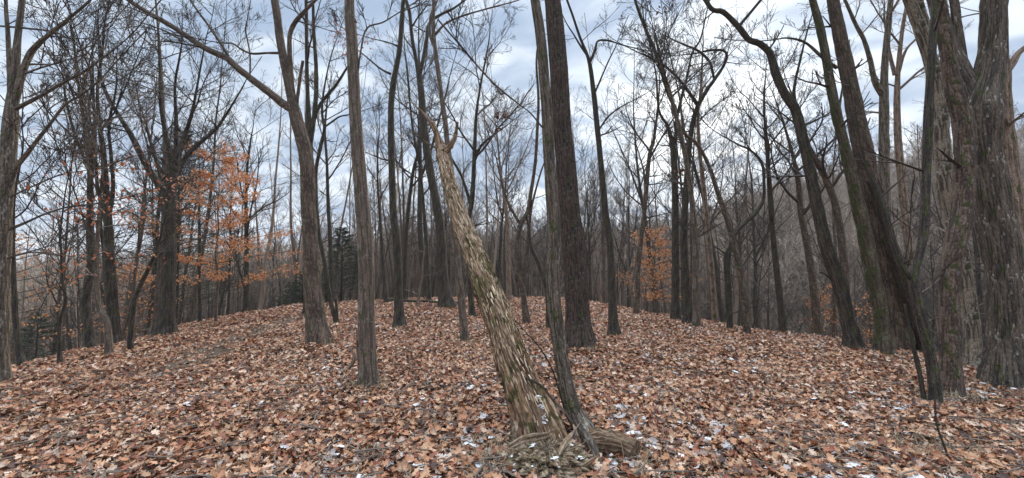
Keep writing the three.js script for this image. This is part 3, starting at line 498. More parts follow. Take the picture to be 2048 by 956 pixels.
// --- the left
tree({ label: 'brownish grey forked tree cut by the left edge of the picture', bark: 'lichen', pts: [[-2, 768, 28], [0, 700, 26], [2, 600, 24], [4, 520, 24], [8, 450, 24], [13, 350, 23], [20, 260, 24], [24, 200, 22], [30, 140, 14], [36, 70, 12], [44, 0, 10]], H: 15, shoots: 10, shootLen: 1.1, crown: 8,
  limbs: [{ pts: [[32, 217, 9], [60, 203, 7], [85, 190, 6.5], [115, 172, 6], [140, 158, 5], [165, 145, 5], [200, 120, 4]], n: 8 }, { pts: [[20, 260, 12], [42, 155, 12], [62, 105, 11], [85, 80, 9], [110, 60, 7], [140, 35, 6], [172, 8, 5]], n: 9 }, { pts: [[10, 420, 10], [30, 340, 9], [52, 310, 8], [75, 280, 7], [100, 248, 6], [130, 210, 5], [165, 188, 4]], n: 8 }, { pts: [[8, 462, 7], [45, 448, 5], [90, 428, 4], [140, 413, 3.5], [190, 408, 3]], n: 9, leaves: 150 }, { pts: [[22, 240, 10], [20, 150, 9], [16, 70, 8], [12, 0, 6]], n: 6 }, { pts: [[0, 52, 4], [55, 57, 4], [115, 66, 4], [160, 95, 3], [215, 135, 2.5]], n: 8 }, { pts: [[8, 400, 4], [60, 375, 3], [120, 350, 3], [175, 340, 2]], n: 8, leaves: 50 }, { pts: [[4, 520, 4], [60, 505, 3], [120, 510, 3], [160, 515, 2]], n: 7, leaves: 70 }] });
tree({ label: 'dark tree with an elbow low in its trunk on the left slope edge', bark: 'dark', pts: [[180, 698, 17], [176, 650, 15], [172, 600, 15], [178, 560, 14], [182, 530, 13], [181, 478, 13], [180, 430, 12], [180, 340, 10], [176, 300, 9], [168, 240, 7], [160, 190, 6], [150, 120, 4]], crown: 9, crownFrom: 0.5, crownLen: 2.8, limbs: [{ pts: [[181, 350, 7], [190, 270, 6], [187, 200, 5], [185, 120, 4]], n: 8 }, { pts: [[180, 345, 6], [150, 270, 5], [130, 190, 4]], n: 8 }] });
tree({ label: 'dark thicker tree right of the elbowed trunk on the left', bark: 'dark', pts: [[228, 690, 22], [226, 640, 19], [222, 578, 18], [219, 520, 18], [217, 478, 17], [216, 440, 15], [212, 380, 12], [206, 300, 10], [198, 240, 8], [195, 180, 6], [205, 100, 5], [210, 40, 4]], D: 9.6, crown: 9, crownFrom: 0.5, crownLen: 2.8, limbs: [{ pts: [[216, 440, 9], [226, 380, 7], [222, 310, 6], [218, 250, 5], [230, 190, 4]], n: 8 }, { pts: [[217, 430, 8], [196, 380, 6], [192, 320, 5]], n: 6 }] });
tree({ label: 'pale grey stem bending in front of the dark thicker tree on the left', bark: 'grey', pts: [[218, 710, 12], [217, 670, 11], [213, 640, 10], [200, 620, 9], [195, 590, 8], [194, 540, 8], [195, 478, 7], [200, 400, 6], [206, 330, 4]], crown: 8, crownFrom: 0.55, crownLen: 1.8, pale: true });
tree({ label: 'stout dark tree opening in a wide vase of limbs at left', bark: 'dark', pts: [[333, 670, 31], [336, 620, 24], [339, 560, 22], [340, 478, 22], [341, 420, 21], [342, 385, 19], [347, 340, 15], [360, 300, 10], [372, 265, 9], [384, 225, 7], [393, 180, 5], [402, 130, 4]], crown: 7, crownFrom: 0.62, crownLen: 2.3, sides: 30,
  limbs: [{ pts: [[338, 400, 14], [318, 370, 13], [295, 335, 12], [270, 285, 11], [255, 258, 9], [240, 235, 8], [222, 205, 7], [205, 170, 5], [200, 120, 4]], n: 6, len: 0.9 }, { pts: [[345, 345, 12], [338, 300, 9], [330, 260, 8], [322, 215, 7], [320, 160, 6], [318, 100, 4]], n: 6, len: 0.9 }, { pts: [[346, 350, 9], [375, 310, 8], [405, 282, 7], [430, 260, 6], [452, 230, 5], [470, 200, 4]], n: 6, len: 0.9 }, { pts: [[342, 370, 7], [352, 290, 8], [352, 230, 7], [350, 170, 5], [360, 110, 4]], n: 6, len: 0.9 }] });
tree({ label: 'pale brown trunk touching the stout vase-shaped tree on its left side', bark: 'grey', pts: [[312, 672, 22], [318, 620, 17], [322, 560, 15], [326, 478, 13], [328, 420, 10], [320, 350, 8], [300, 280, 6]], D: 10.4, crown: 8, crownFrom: 0.6, crownLen: 2.4 });
tree({ label: 'dark stem leaning right in front of the stout vase-shaped tree', name: 'sapling', bark: 'dark', pts: [[260, 700, 11], [263, 660, 10], [267, 620, 9], [273, 590, 9], [285, 562, 8], [297, 538, 8], [312, 505, 7], [320, 478, 6], [332, 430, 4]], crown: 6, crownFrom: 0.5, crownLen: 1.1, flare: 0.2 });
tree({ label: 'thin stem crossing behind the right-leaning dark stem on the left', name: 'sapling', bark: 'grey', pts: [[236, 690, 7], [255, 640, 6], [266, 590, 6], [272, 530, 5], [282, 480, 5], [290, 420, 4]], D: 10.2, crown: 6, crownFrom: 0.5, crownLen: 1.2 });
tree({ label: 'dark crooked young tree at the far left, second from the picture edge', bark: 'dark', pts: [[44, 726, 12], [36, 690, 10], [31, 640, 9], [29, 590, 9], [26, 540, 8], [25, 478, 8], [28, 400, 6], [40, 330, 4]], crown: 8, crownFrom: 0.5, crownLen: 1.6 });
tree({ label: 'thin wavy stem standing alone on the leaves at the left edge of the ridge', name: 'sapling', bark: 'dark', pts: [[120, 731, 9], [119, 700, 7], [120, 640, 6], [130, 610, 6], [130, 590, 6], [125, 560, 5], [123, 510, 5], [121, 470, 4], [126, 420, 3]], crown: 6, crownFrom: 0.45, crownLen: 1.0, flare: 0.25 });
tree({ label: 'straight dark tree right of the orange-leaved tree on the left', bark: 'dark', pts: [[492, 622, 10], [493, 560, 9], [493, 478, 8], [492, 400, 7], [494, 340, 5], [500, 290, 4]], D: 16, crown: 14, crownFrom: 0.35, crownLen: 3 });
tree({ label: 'straight thin dark trunk left of the orange-leaved tree', bark: 'dark', pts: [[400, 645, 7], [399, 580, 6], [399, 478, 6], [398, 420, 5], [400, 350, 3]], D: 13.4, crown: 9, crownFrom: 0.5, crownLen: 2 });
tree({ label: 'very thin stem between the orange-leaved tree and the straight dark tree', name: 'sapling', bark: 'dark', pts: [[456, 632, 5], [458, 580, 5], [460, 500, 4], [461, 430, 3]], D: 14.5, crown: 8, crownFrom: 0.4, crownLen: 1.3 });
// --- the right
tree({ label: 'gnarly dark leaning tree whose top snakes far to the left', bark: 'dark', pts: [[1708, 698, 30], [1702, 665, 25], [1696, 643, 24], [1681, 578, 23], [1661, 518, 23], [1648, 478, 22], [1636, 420, 21], [1621, 350, 20], [1606, 280, 19], [1591, 220, 18], [1570, 188, 17], [1552, 150, 15], [1540, 108, 14], [1520, 88, 13], [1499, 80, 12], [1482, 60, 11], [1469, 45, 11], [1444, 23, 10], [1426, 20, 9], [1411, 0, 9]], sides: 36, ridges: 0.010, H: 8, crown: 4, rough: 0.1,
  limbs: [{ pts: [[1590, 218, 7], [1588, 180, 6], [1598, 130, 5], [1610, 80, 4]], n: 6 }, { pts: [[1665, 560, 6], [1650, 548, 4], [1640, 545, 3]], broken: true, bare: true }] });
tree({ label: 'brown trunk parting from behind the gnarly leaning tree', bark: 'brown', D: 11.5, pts: [[1694, 640, 16], [1690, 560, 15], [1683, 478, 14], [1672, 415, 13], [1655, 365, 12], [1632, 320, 11], [1612, 280, 9], [1600, 230, 7]], crown: 8, crownFrom: 0.55, crownLen: 2 });
tree({ label: 'mossy olive-brown trunk leaning left beside the thick dark leaning trunk', bark: 'moss', pts: [[1768, 708, 30], [1765, 670, 27], [1761, 628, 26], [1754, 590, 25], [1746, 553, 25], [1731, 478, 25], [1718, 420, 24], [1705, 360, 22], [1696, 320, 21], [1681, 260, 19], [1668, 205, 18], [1651, 110, 16], [1638, 45, 15], [1625, 0, 14]], sides: 40, H: 15, rough: 0.1, shoots: 8,
  limbs: [{ pts: [[1674, 136, 7], [1645, 115, 6], [1610, 85, 5], [1575, 76, 4], [1545, 80, 3]], n: 6, len: 0.7 }, { pts: [[1685, 290, 5], [1675, 265, 4.5], [1676, 230, 4], [1681, 195, 3]], n: 3, len: 0.4 }] });
tree({ label: 'thick dark brown double trunk leaning left behind the mossy one', bark: 'brown', D: 8.3, pts: [[1793, 680, 42], [1787, 620, 38], [1778, 553, 36], [1761, 478, 35], [1748, 410, 34], [1731, 325, 33], [1711, 225, 32], [1691, 125, 27], [1676, 50, 24], [1666, 0, 22]], sides: 48, ridges: 0.010, H: 17, rough: 0.06,
  limbs: [{ pts: [[1762, 470, 5], [1790, 450, 4], [1820, 435, 3.5], [1850, 420, 3]], n: 4, len: 0.5 }] });
tree({ label: 'dark slanting trunk merging with the thick double trunk from its right', bark: 'dark', D: 8.0, pts: [[1855, 700, 24], [1834, 640, 22], [1812, 575, 21], [1790, 510, 21], [1772, 450, 20], [1756, 400, 18], [1740, 360, 15]], broken: true, crown: 0, shoots: 3, rough: 0.1 });
tree({ label: 'grey-green straight tree forking high, seen left of the shaggy front trunks', bark: 'lichen', D: 9.5, pts: [[1785, 660, 24], [1781, 580, 21], [1775, 500, 19], [1771, 440, 18], [1768, 350, 18], [1768, 250, 18], [1768, 175, 16], [1771, 110, 12], [1777, 50, 11], [1782, 0, 10]], H: 14,
  limbs: [{ pts: [[1766, 190, 12], [1752, 168, 11], [1740, 120, 9], [1728, 80, 8], [1712, 50, 7], [1690, 0, 6]], n: 9 }], pale: true });
tree({ label: 'slim pinkish tree with two stems between the grey-green tree and the front trunks', bark: 'pink', D: 10.5, pts: [[1834, 680, 16], [1825, 560, 15], [1814, 460, 14], [1804, 370, 13], [1797, 290, 13], [1794, 220, 12], [1795, 160, 10], [1800, 100, 8], [1806, 50, 7], [1815, 0, 6]], H: 14, pale: true, limbs: [{ pts: [[1790, 150, 8], [1780, 110, 6], [1772, 60, 5]], n: 6 }, { pts: [[1796, 150, 6], [1812, 100, 5], [1830, 80, 4], [1850, 60, 4]], n: 6 }] });
tree({ label: 'slim dark forked stem growing from one foot with the shaggy brown trunk', bark: 'dark', D: 4.85, pts: [[1872, 796, 20], [1868, 758, 19], [1857, 693, 18], [1845, 643, 18], [1832, 590, 17], [1826, 555, 17], [1836, 520, 14], [1844, 485, 14], [1849, 440, 15], [1852, 370, 15], [1854, 300, 15], [1858, 200, 15], [1864, 100, 14], [1870, 0, 13]], sides: 32, H: 11, rough: 0.08, flare: 0.15,
  limbs: [{ pts: [[1825, 560, 11], [1812, 545, 9], [1800, 525, 9], [1788, 490, 9], [1776, 450, 8], [1760, 400, 6]], n: 3, len: 0.6 }, { pts: [[1862, 60, 4, -0.06], [1868, 120, 5, -0.08], [1862, 180, 4, -0.06], [1852, 250, 4, -0.06], [1847, 330, 4, -0.05]], broken: true, bare: true }] });
tree({ label: 'shaggy brown trunk in front at right, bowed to the left at its top', bark: 'brown', pts: [[1901, 793, 37], [1901, 760, 33], [1900, 703, 31], [1898, 640, 29], [1898, 590, 28], [1903, 528, 30], [1912, 478, 31], [1922, 440, 32], [1928, 370, 32], [1929, 290, 31], [1921, 230, 29], [1907, 175, 28], [1894, 100, 25], [1884, 40, 23], [1878, 0, 22]], sides: 80, ridges: 0.010, H: 12, rough: 0.06, flare: 0.3,
  limbs: [{ pts: [[1884, 545, 6], [1868, 560, 5], [1866, 575, 4]], broken: true, bare: true }, { pts: [[1886, 540, 5, -0.15], [1898, 530, 5, -0.2], [1910, 518, 4, -0.25], [1919, 513, 3, -0.3]], broken: true, bare: true }] });
tree({ name: 'broken_sapling', label: 'thin black broken stick standing slanted at the foot of the forked stem', bark: 'dark', D: 4.9, pts: [[1848, 790, 9], [1838, 740, 8], [1828, 698, 8], [1818, 650, 7], [1809, 608, 5]], broken: true, crown: 0, shoots: 0, flare: 0.2 });
tree({ label: 'massive dark tree with white lichen spots, forking into a mossy crotch at right', bark: 'spotted', pts: [[2028, 774, 84], [2024, 740, 74], [2020, 690, 60], [2016, 640, 54], [2009, 560, 52], [1999, 478, 55], [1988, 420, 56], [1976, 350, 54], [1967, 290, 52], [1963, 240, 58], [1962, 205, 64], [1972, 165, 54], [1981, 120, 46], [1986, 60, 42], [1988, 0, 40]], sides: 90, ridges: 0.010, H: 17, rough: 0.08, flare: 0.25, shoots: 4, shootFrom: 0.55,
  limbs: [{ pts: [[1955, 235, 56, 0.05], [1938, 185, 44, 0.1], [1918, 140, 36, 0.15], [1900, 90, 30, 0.2], [1882, 40, 26, 0.25], [1868, 0, 24, 0.3]], n: 4, from: 0.6 }, { pts: [[1930, 165, 20, 0.15], [1922, 110, 17, 0.2], [1914, 50, 16, 0.2], [1908, 0, 15, 0.2]], n: 5 }] });
tree({ label: 'leaning trunk with pale scaly lichened bark behind the shaggy brown trunk', bark: 'scaly', pts: [[1948, 708, 28], [1944, 660, 25], [1936, 600, 25], [1923, 520, 26], [1906, 440, 27], [1893, 380, 28], [1884, 310, 28], [1880, 240, 27], [1872, 170, 27], [1858, 110, 24], [1838, 50, 22], [1818, 0, 20]], D: 6.6, sides: 48, H: 14, rough: 0.08, ridges: 0.010, limbs: [{ pts: [[1866, 140, 16], [1858, 80, 15], [1846, 30, 14], [1838, 0, 13]], n: 5 }] });
tree({ label: 'pinkish brown scaly trunk at the right edge with a knotted side limb', bark: 'pink', D: 6.2, pts: [[2062, 745, 52], [2050, 640, 46], [2040, 540, 42], [2030, 470, 40], [2020, 380, 37], [2012, 300, 34], [2008, 240, 30], [2007, 190, 26], [2010, 150, 20], [2005, 80, 14], [2002, 0, 12]], sides: 48, H: 13, pale: true, rough: 0.08,
  limbs: [{ pts: [[2010, 145, 15], [2022, 130, 13], [2032, 112, 12], [2046, 98, 10], [2070, 80, 8]], n: 8, len: 1.2 }] });
tree({ label: 'brown straight trunk on the right slope left of the gnarly leaning tree', bark: 'brown', D: 13, pts: [[1637, 670, 18], [1630, 600, 15], [1622, 540, 13], [1612, 478, 12], [1602, 430, 11], [1597, 370, 10], [1588, 320, 9], [1580, 290, 6], [1565, 240, 5]], crown: 9, crownFrom: 0.5, crownLen: 2.4, limbs: [{ pts: [[1588, 318, 7], [1602, 295, 6], [1600, 265, 5]], n: 5 }] });
tree({ label: 'dark straight trunk farther left on the right slope, bare to the fork', bark: 'dark', D: 12.5, pts: [[1566, 665, 14], [1560, 600, 12], [1551, 520, 11], [1545, 460, 10], [1541, 400, 10], [1536, 330, 9], [1531, 270, 6], [1528, 200, 5]], crown: 11, crownFrom: 0.5, crownLen: 2.4 });

// ---------------------------------------------------------------- the dead leaning trunk
const snagFibre = dataTex(512, 1024, (u, v) => { const f = sstep(tFbm(NA, u + 0.02 * tFbm(NC, u, v, 3, 5, 2), v, 26, 3, 4), -0.16, 0.2), g = 1 + 0.5 * tFbm(NB, u, v, 70, 24, 2); return [0, 1, 2].map((k) => g * lerp([0.42, 0.33, 0.26][k], [0.95, 0.93, 0.9][k], f)); }, true);
const SNAGMAT = new THREE.MeshStandardMaterial({ map: snagFibre, bumpMap: reliefTex.fibre, bumpScale: 0.012, roughness: 0.95, vertexColors: true }); SNAGMAT.name = 'weathered_wood';
const STRIPMAT = new THREE.MeshStandardMaterial({ roughness: 0.95, vertexColors: true, side: THREE.DoubleSide }); STRIPMAT.name = 'bark_shreds';
function snagColor(p, th, s, hi) {                           // tan fibres, brown bark remnants, moss in patches; p in the trunk's own axes
  const f = n3(Math.cos(th) * 4.5, p.y * 0.9, Math.sin(th) * 4.5), fine = n3(Math.cos(th) * 16, p.y * 2.2, Math.sin(th) * 16);
  const tan = [0.46, 0.325, 0.21], brown = [0.19, 0.118, 0.076], pale = [0.58, 0.47, 0.35], a = sstep(f + 0.5 * fine, -0.35, 0.45);
  let c = [0, 1, 2].map((k) => lerp(brown[k], tan[k], a));
  const pl = sstep(n3(p.x * 8, p.y * 3 + 5, p.z * 8) + hi * 0.7 - 0.55, 0, 0.15); c = c.map((x, k) => lerp(x, pale[k], pl * 0.5));
  const band = Math.exp(-Math.pow((hi - 0.5) / 0.3, 2)), m = n3(p.x * 5, p.y * 3.2, p.z * 5) * 0.6 + n3(p.x * 15, p.y * 9, p.z * 15) * 0.4 + 0.62 * band - 0.5;
  const mo = sstep(m, -0.02, 0.1); return c.map((x, k) => lerp(x, [0.105, 0.095, 0.024][k] * (0.8 + 0.4 * fine), mo * 0.92));
}
{
  const D = 3.62, q = [[1082, 884, 122, 0], [1076, 862, 112, 0.02], [1067, 830, 98, 0.06], [1052, 790, 86, 0.13], [1041, 758, 76, 0.2], [1022, 713, 70, 0.3], [998, 638, 61, 0.48], [965, 553, 58, 0.72], [943, 492, 49, 0.9], [926, 452, 43, 1.02], [908, 400, 37, 1.15], [893, 345, 31, 1.3], [885, 312, 27, 1.4], [881, 294, 22, 1.45]];
  const P = q.map((a) => toWorld(a, D)), R = q.map((a) => radius(a, D) * 0.89), foot = P[0].clone(); foot.y = height(foot.x, foot.z);
  blockers.push([foot.x, foot.z, 0.3]);
  const root = thing('dead_leaning_trunk', 'dead leaning trunk with peeling fibrous tan wood and green moss, broken at its top', 'dead tree', foot);
  const local = (p) => p.clone().sub(foot), LP = P.map(local); LP.unshift(LP[0].clone().add(V(0.03, -0.3, 0.03))); R.unshift(R[0] * 1.05);
  const sm = smooth(LP, R, 330), top = sm.total, g = new Builder();
  g.tube(sm.P, sm.R, 150, {
    uRef: 0.2,
    off: (th, s, p, t) => { const lo = Math.exp(-t * 5); let m = 1 + 0.13 * lo * Math.cos(4 * th + 1.2 + 2 * t) + 0.07 * lo * Math.cos(7 * th - 0.6) + 0.07 * n3(p.x * 3, p.y * 1.2, p.z * 3);
      const w = 0.25 * n3(p.x * 3, p.y * 1.5, p.z * 3), a = n3(Math.cos(th + w) * 5.5, p.y * 0.8, Math.sin(th + w) * 5.5), b = n3(Math.cos(th + w) * 13, p.y * 2.2 + 7, Math.sin(th + w) * 13), c = n3(p.x * 34, p.y * 12, p.z * 34);
      return m + 0.10 * a * Math.abs(a) * 1.6 + 0.075 * b + (0.02 + 0.05 * t) * c; },
    col: (th, s, p, t) => snagColor(p, th, s, t),
  });
  part('trunk', g.build(), SNAGMAT, root);
  // shreds of bark and splinters standing off the wood
  const r = rng(404), sh = new Builder(); sh.C = [];
  for (let i = 0; i < 3800; i++) {
    const t = 0.08 + 0.9 * Math.pow(r(), 0.6), k = Math.floor(t * (sm.P.length - 2)), c = sm.P[k], ax = sm.P[k + 1].clone().sub(c).normalize(), th = r() * 6.283;
    const e1 = V(1, 0, 0).addScaledVector(ax, -ax.x).normalize(), e2 = ax.clone().cross(e1), nrm = e1.clone().multiplyScalar(Math.cos(th)).addScaledVector(e2, Math.sin(th)), side = ax.clone().cross(nrm);
    const w = (0.0022 + 0.0055 * r()), L = 0.05 + 0.17 * r() * r(), lift = 0.004 + 0.018 * r() * r() + (r() < 0.06 ? 0.03 : 0), down = r() < 0.7 ? -1 : 1;
    const b = c.clone().addScaledVector(nrm, sm.R[k] * (1.0 + 0.05 * (r() - 0.5))), m = b.clone().addScaledVector(ax, down * L * 0.55).addScaledVector(nrm, 0.006 + lift * 0.3).addScaledVector(side, (r() - 0.5) * 0.01), e = b.clone().addScaledVector(ax, down * L).addScaledVector(nrm, lift).addScaledVector(side, (r() - 0.5) * 0.02);
    const b1 = b.clone().addScaledVector(side, w), b2 = b.clone().addScaledVector(side, -w), m1 = m.clone().addScaledVector(side, w * 0.9), m2 = m.clone().addScaledVector(side, -w * 0.9);
    const base = sh.P.length; sh.tri(b1, b2, m1); sh.tri(m1, b2, m2); sh.tri(m1, m2, e);
    const col = snagColor(b, th, 0, t), moss = col[1] > col[0] * 0.85, j = 0.75 + 0.6 * r(), pal = moss && r() < 0.55 ? col : r() < 0.2 + 0.15 * t ? [0.5, 0.385, 0.265] : r() < 0.5 ? [0.33, 0.225, 0.14] : [0.16, 0.1, 0.065];
    for (let v = base; v < sh.P.length; v += 3) sh.C.push(pal[0] * j, pal[1] * j, pal[2] * j);
  }
  part('bark_shreds', sh.build(), STRIPMAT, root, 'stuff');
  const spike = (pts, name, sides = 12) => { const lp = pts.map((a) => local(toWorld(a, D))), lr = pts.map((a) => radius(a, D)), s2 = smooth(lp, lr, 26), b = new Builder(); b.tube(s2.P, s2.R, sides, { off: (th, s, p) => 1 + 0.25 * n3(p.x * 22, p.y * 9, p.z * 22), col: (th, s, p, t) => snagColor(p, th, s, 0.85) }); part(name, b.build(), SNAGMAT, root); };
  spike([[884, 318, 22, 1.4], [878, 285, 17, 1.45], [871, 258, 11, 1.47], [866, 244, 8, 1.48]], 'broken_top');
  spike([[874, 272, 9, 1.46], [861, 246, 7, 1.48], [848, 228, 6, 1.5], [836, 217, 5, 1.52], [820, 204, 3, 1.55], [806, 210, 2, 1.56]], 'broken_limb');
  spike([[886, 305, 16, 1.4], [899, 294, 13, 1.38], [908, 280, 11, 1.36], [913, 262, 10, 1.35], [914, 244, 6, 1.35]], 'broken_limb');
  spike([[880, 300, 6, 1.42], [862, 290, 4, 1.38], [845, 278, 3, 1.34], [828, 262, 2, 1.3]], 'broken_limb', 8);
  // snow caught in the split at the foot
  for (let i = 0; i < 26; i++) { const u = r(), px = lerp(1074, 1092, u) + (r() - 0.5) * 8, py = lerp(790, 846, u), p = toWorld([px, py, 0, 0], 3.62 - 0.24); snowSpots.push([p.x, p.y, p.z, 0.012 + 0.02 * r()]); }
}
// the rotten root mound in front of it
const ROT = new THREE.MeshStandardMaterial({ map: snagFibre, bumpMap: litterRelief, bumpScale: 0.03, roughness: 1, vertexColors: true }); ROT.name = 'rotten_wood';
{
  const c = toWorld([1098, 918, 0], 3.12), foot = onGround(c.x, c.z), root = thing('rotten_root_mound', 'rotten mossy root mound with snow at the foot of the dead leaning trunk', 'tree stump', foot), n = 88, m = 60, P = [], U = [], C = [], I = [], topY = toWorld([1098, 872, 0], 3.3).y - foot.y;
  blockers.push([c.x, c.z, 0.21]);
  for (let i = 0; i <= m; i++) for (let j = 0; j <= n; j++) {
    const t = i / m, a = (j % n) / n * 6.2832, d = V(Math.cos(a) * Math.sin(t * 2.1), Math.cos(t * 2.1), Math.sin(a) * Math.sin(t * 2.1));
    const k = 1 + 0.16 * n3(d.x * 2, d.y * 2, d.z * 2) + 0.09 * n3(d.x * 6, d.y * 6, d.z * 6) + 0.022 * n3(d.x * 16, d.y * 16, d.z * 16);
    const st = 1 + 0.13 * Math.round(2.2 * n3(d.x * 4 + 3, d.y * 2.2, d.z * 4)) / 2 + 0.05 * n3(d.x * 22, d.y * 4, d.z * 22);
    P.push(d.x * 0.29 * k * st, topY * (d.y * 1.0 * k > 0 ? Math.pow(d.y, 0.6) * k : d.y * 0.8) * (0.86 + 0.14 * st), d.z * 0.27 * k * st); U.push(j / n * 3, t * 1.2);
    const mo = sstep(n3(d.x * 5 + 4, d.y * 5, d.z * 5), 0.25, 0.5), f = 0.8 + 0.5 * n3(d.x * 13, d.y * 13, d.z * 13); C.push(lerp(0.58, 0.2, mo) * f, lerp(0.45, 0.17, mo) * f, lerp(0.32, 0.06, mo) * f);
  }
  for (let i = 0; i < m; i++) for (let j = 0; j < n; j++) { const q = i * (n + 1) + j; I.push(q, q + 1, q + n + 1, q + 1, q + n + 2, q + n + 1); }
  const g = new THREE.BufferGeometry(); g.setAttribute('position', new THREE.Float32BufferAttribute(P, 3)); g.setAttribute('uv', new THREE.Float32BufferAttribute(U, 2)); g.setAttribute('color', new THREE.Float32BufferAttribute(C, 3)); g.setIndex(I); g.computeVertexNormals();
  part('stump_body', g, ROT, root);
  const r = rng(51), strip = (pts, name) => { const lp = pts.map((a) => toWorld(a, 3.2).sub(foot)), lr = pts.map((a) => radius(a, 3.2)), s = smooth(lp, lr, 24), b = new Builder(); b.tube(s.P, s.R, 9, { off: (th, l, p) => (0.75 + 0.45 * Math.abs(Math.sin(th))) * (1 + 0.2 * n3(p.x * 14, p.y * 14, p.z * 14)), col: (th, l, p) => { const f = 0.8 + 0.35 * n3(p.x * 30, p.y * 6, p.z * 30); return [0.78 * f, 0.62 * f, 0.46 * f]; } }); part(name, b.build(), SNAGMAT, root); };
  strip([[1018, 892, 7, 0.1], [1040, 878, 8, 0.1], [1068, 871, 8, 0.08], [1096, 866, 6, 0.1], [1114, 856, 3, 0.12]], 'split_root');
  strip([[1022, 897, 5, 0.0], [1045, 886, 7, 0.0], [1075, 880, 6, 0], [1104, 872, 3, 0.05]], 'split_root');
  strip([[1116, 912, 10, -0.15], [1126, 893, 11, -0.1], [1138, 875, 10, -0.02], [1150, 860, 7, 0.05], [1163, 840, 2, 0.1]], 'splinter');
  strip([[1146, 850, 5, 0.1], [1152, 862, 6, 0.05], [1156, 872, 4, 0]], 'splinter');
  strip([[1083, 932, 5, -0.2], [1089, 950, 6, -0.24], [1094, 970, 5, -0.26]], 'splinter');
  strip([[1004, 918, 8, 0], [1006, 938, 9, -0.05], [1000, 962, 9, -0.1]], 'split_root');
  for (let i = 0; i < 16; i++) { const a = i / 16 * 6.283 + r() * 0.3, c0 = V(Math.cos(a) * 0.27, 0.02 + 0.05 * r(), Math.sin(a) * 0.25), up = V(Math.cos(a) * (0.05 + 0.16 * r()) + (r() - 0.5) * 0.12, 0.04 + 0.13 * r() * r(), Math.sin(a) * (0.04 + 0.1 * r())), b = new Builder(), w = 0.007 + 0.013 * r(); b.tube([c0, c0.clone().addScaledVector(up, 0.5).add(V(0.01, 0.01, 0)), c0.clone().add(up)], [w, w * 0.8, w * 0.15], 6, { col: () => { const f = 0.7 + 0.5 * r(); return [0.62 * f, 0.47 * f, 0.33 * f]; } }); part('splinter', b.build(), SNAGMAT, root); }
  for (let i = 0; i < 90; i++) { const px = 1022 + 150 * r(), py = 880 + 60 * r(), d = at(px, py, 1).sub(EYE); let hit = null; for (let D = 2.6; D < 3.6 && !hit; D += 0.01) { const p = EYE.clone().addScaledVector(d, D), x = (p.x - foot.x) / 0.3, z = (p.z - foot.z) / 0.28, y = (p.y - foot.y) / topY; if (x * x + z * z < 1 && y < Math.pow(Math.sqrt(1 - x * x - z * z), 0.6)) hit = p; } if (hit && n2(hit.x * 7, hit.z * 7 + hit.y * 9) > 0.08) snowSpots.push([hit.x, hit.y, hit.z, 0.015 + 0.03 * r()]); }
}
// a small lying thing bent along points; the widths are its own
function lying(name, label, category, mat, pts, D, { sides = 10, rough = 0.15, group, segs = 24, lift = 0 } = {}) {
  const P = pts.map((a) => { const w = toWorld(a, D); if (a[4]) w.y = height(w.x, w.z) + a[2] / 2 / FOC * D * 0.7 + lift; return w; }), R = pts.map((a) => radius(a, D)), foot = P[0].clone(), t = thing(name, label, category, foot, group), s = smooth(P.map((p) => p.clone().sub(foot)), R, segs), b = new Builder();
  b.tube(s.P, s.R, sides, { off: (th, l, p) => 1 + rough * n3(p.x * 12, p.y * 12, p.z * 12 + th * 0.3), ...(mat.vertexColors ? { col: (th, l, p) => { const f = 0.8 + 0.4 * n3(p.x * 5, p.y * 40, p.z * 40); return [0.27 * f, 0.185 * f, 0.12 * f]; } } : {}) });
  part('wood', b.build(), mat, t); return t;
}
const F = (x, y) => footAt(x, y)?.D ?? 10;
const onLine = (pts) => pts.map(([x, y, w]) => { const D = F(x, y); return [x, y, w, D, 1]; });
function lyingOn(name, label, category, mat, pts, o) { return lying(name, label, category, mat, onLine(pts).map((a) => [a[0], a[1], a[2], a[3] - a0(pts), 1]), a0(pts), o); }
const a0 = (pts) => F(pts[0][0], pts[0][1]);
lyingOn('fallen_log', 'short rotten brown log lying right of the root mound', 'log', SNAGMAT, [[1178, 900, 46], [1210, 905, 50], [1245, 912, 50], [1272, 922, 40]], { sides: 28, rough: 0.2, segs: 40 });
lyingOn('wood_chip', 'pale split piece of wood lying on leaves left of the dead trunk', 'wood chip', SNAGMAT, [[868, 842, 9], [876, 855, 12], [885, 868, 11], [892, 876, 4]], { rough: 0.25 });
lying('bark_stick', 'curved whitish lichened stick propped on leaves left of the mottled trunk', 'stick', BARK.pink, [[697, 737, 8], [706, 724, 8], [709, 712, 9], [704, 702, 7], [699, 696, 4]], 5.8, { rough: 0.2 });
lying('broken_sapling', 'splintered orange-brown broken sapling against the mottled grey-brown trunk', 'dead sapling', SNAGMAT, [[723, 742, 11, 0], [720, 715, 12, 0], [716, 695, 9, 0], [714, 678, 4, 0], [714, 655, 2, 0]], 5.35, { rough: 0.2 });
lying('fallen_log', 'long thin dark log lying across the crest behind the dark trunks', 'log', BARK.dark, [[776, 598, 5], [808, 601, 5.5], [845, 602, 5.5], [881, 604, 5], [920, 605, 4]].map((a) => [...a, 0, 0]), 15.2, { sides: 12 });
lying('fallen_branch', 'thin curved brown branch resting against the foot of the dead trunk', 'branch', BARK.brown, [[1050, 755, 4, -0.25], [1068, 763, 5, -0.25], [1084, 773, 5, -0.24], [1098, 790, 5, -0.23], [1112, 806, 5, -0.22], [1126, 818, 5, -0.3], [1146, 848, 4, -0.35]], 3.62, { sides: 8 });
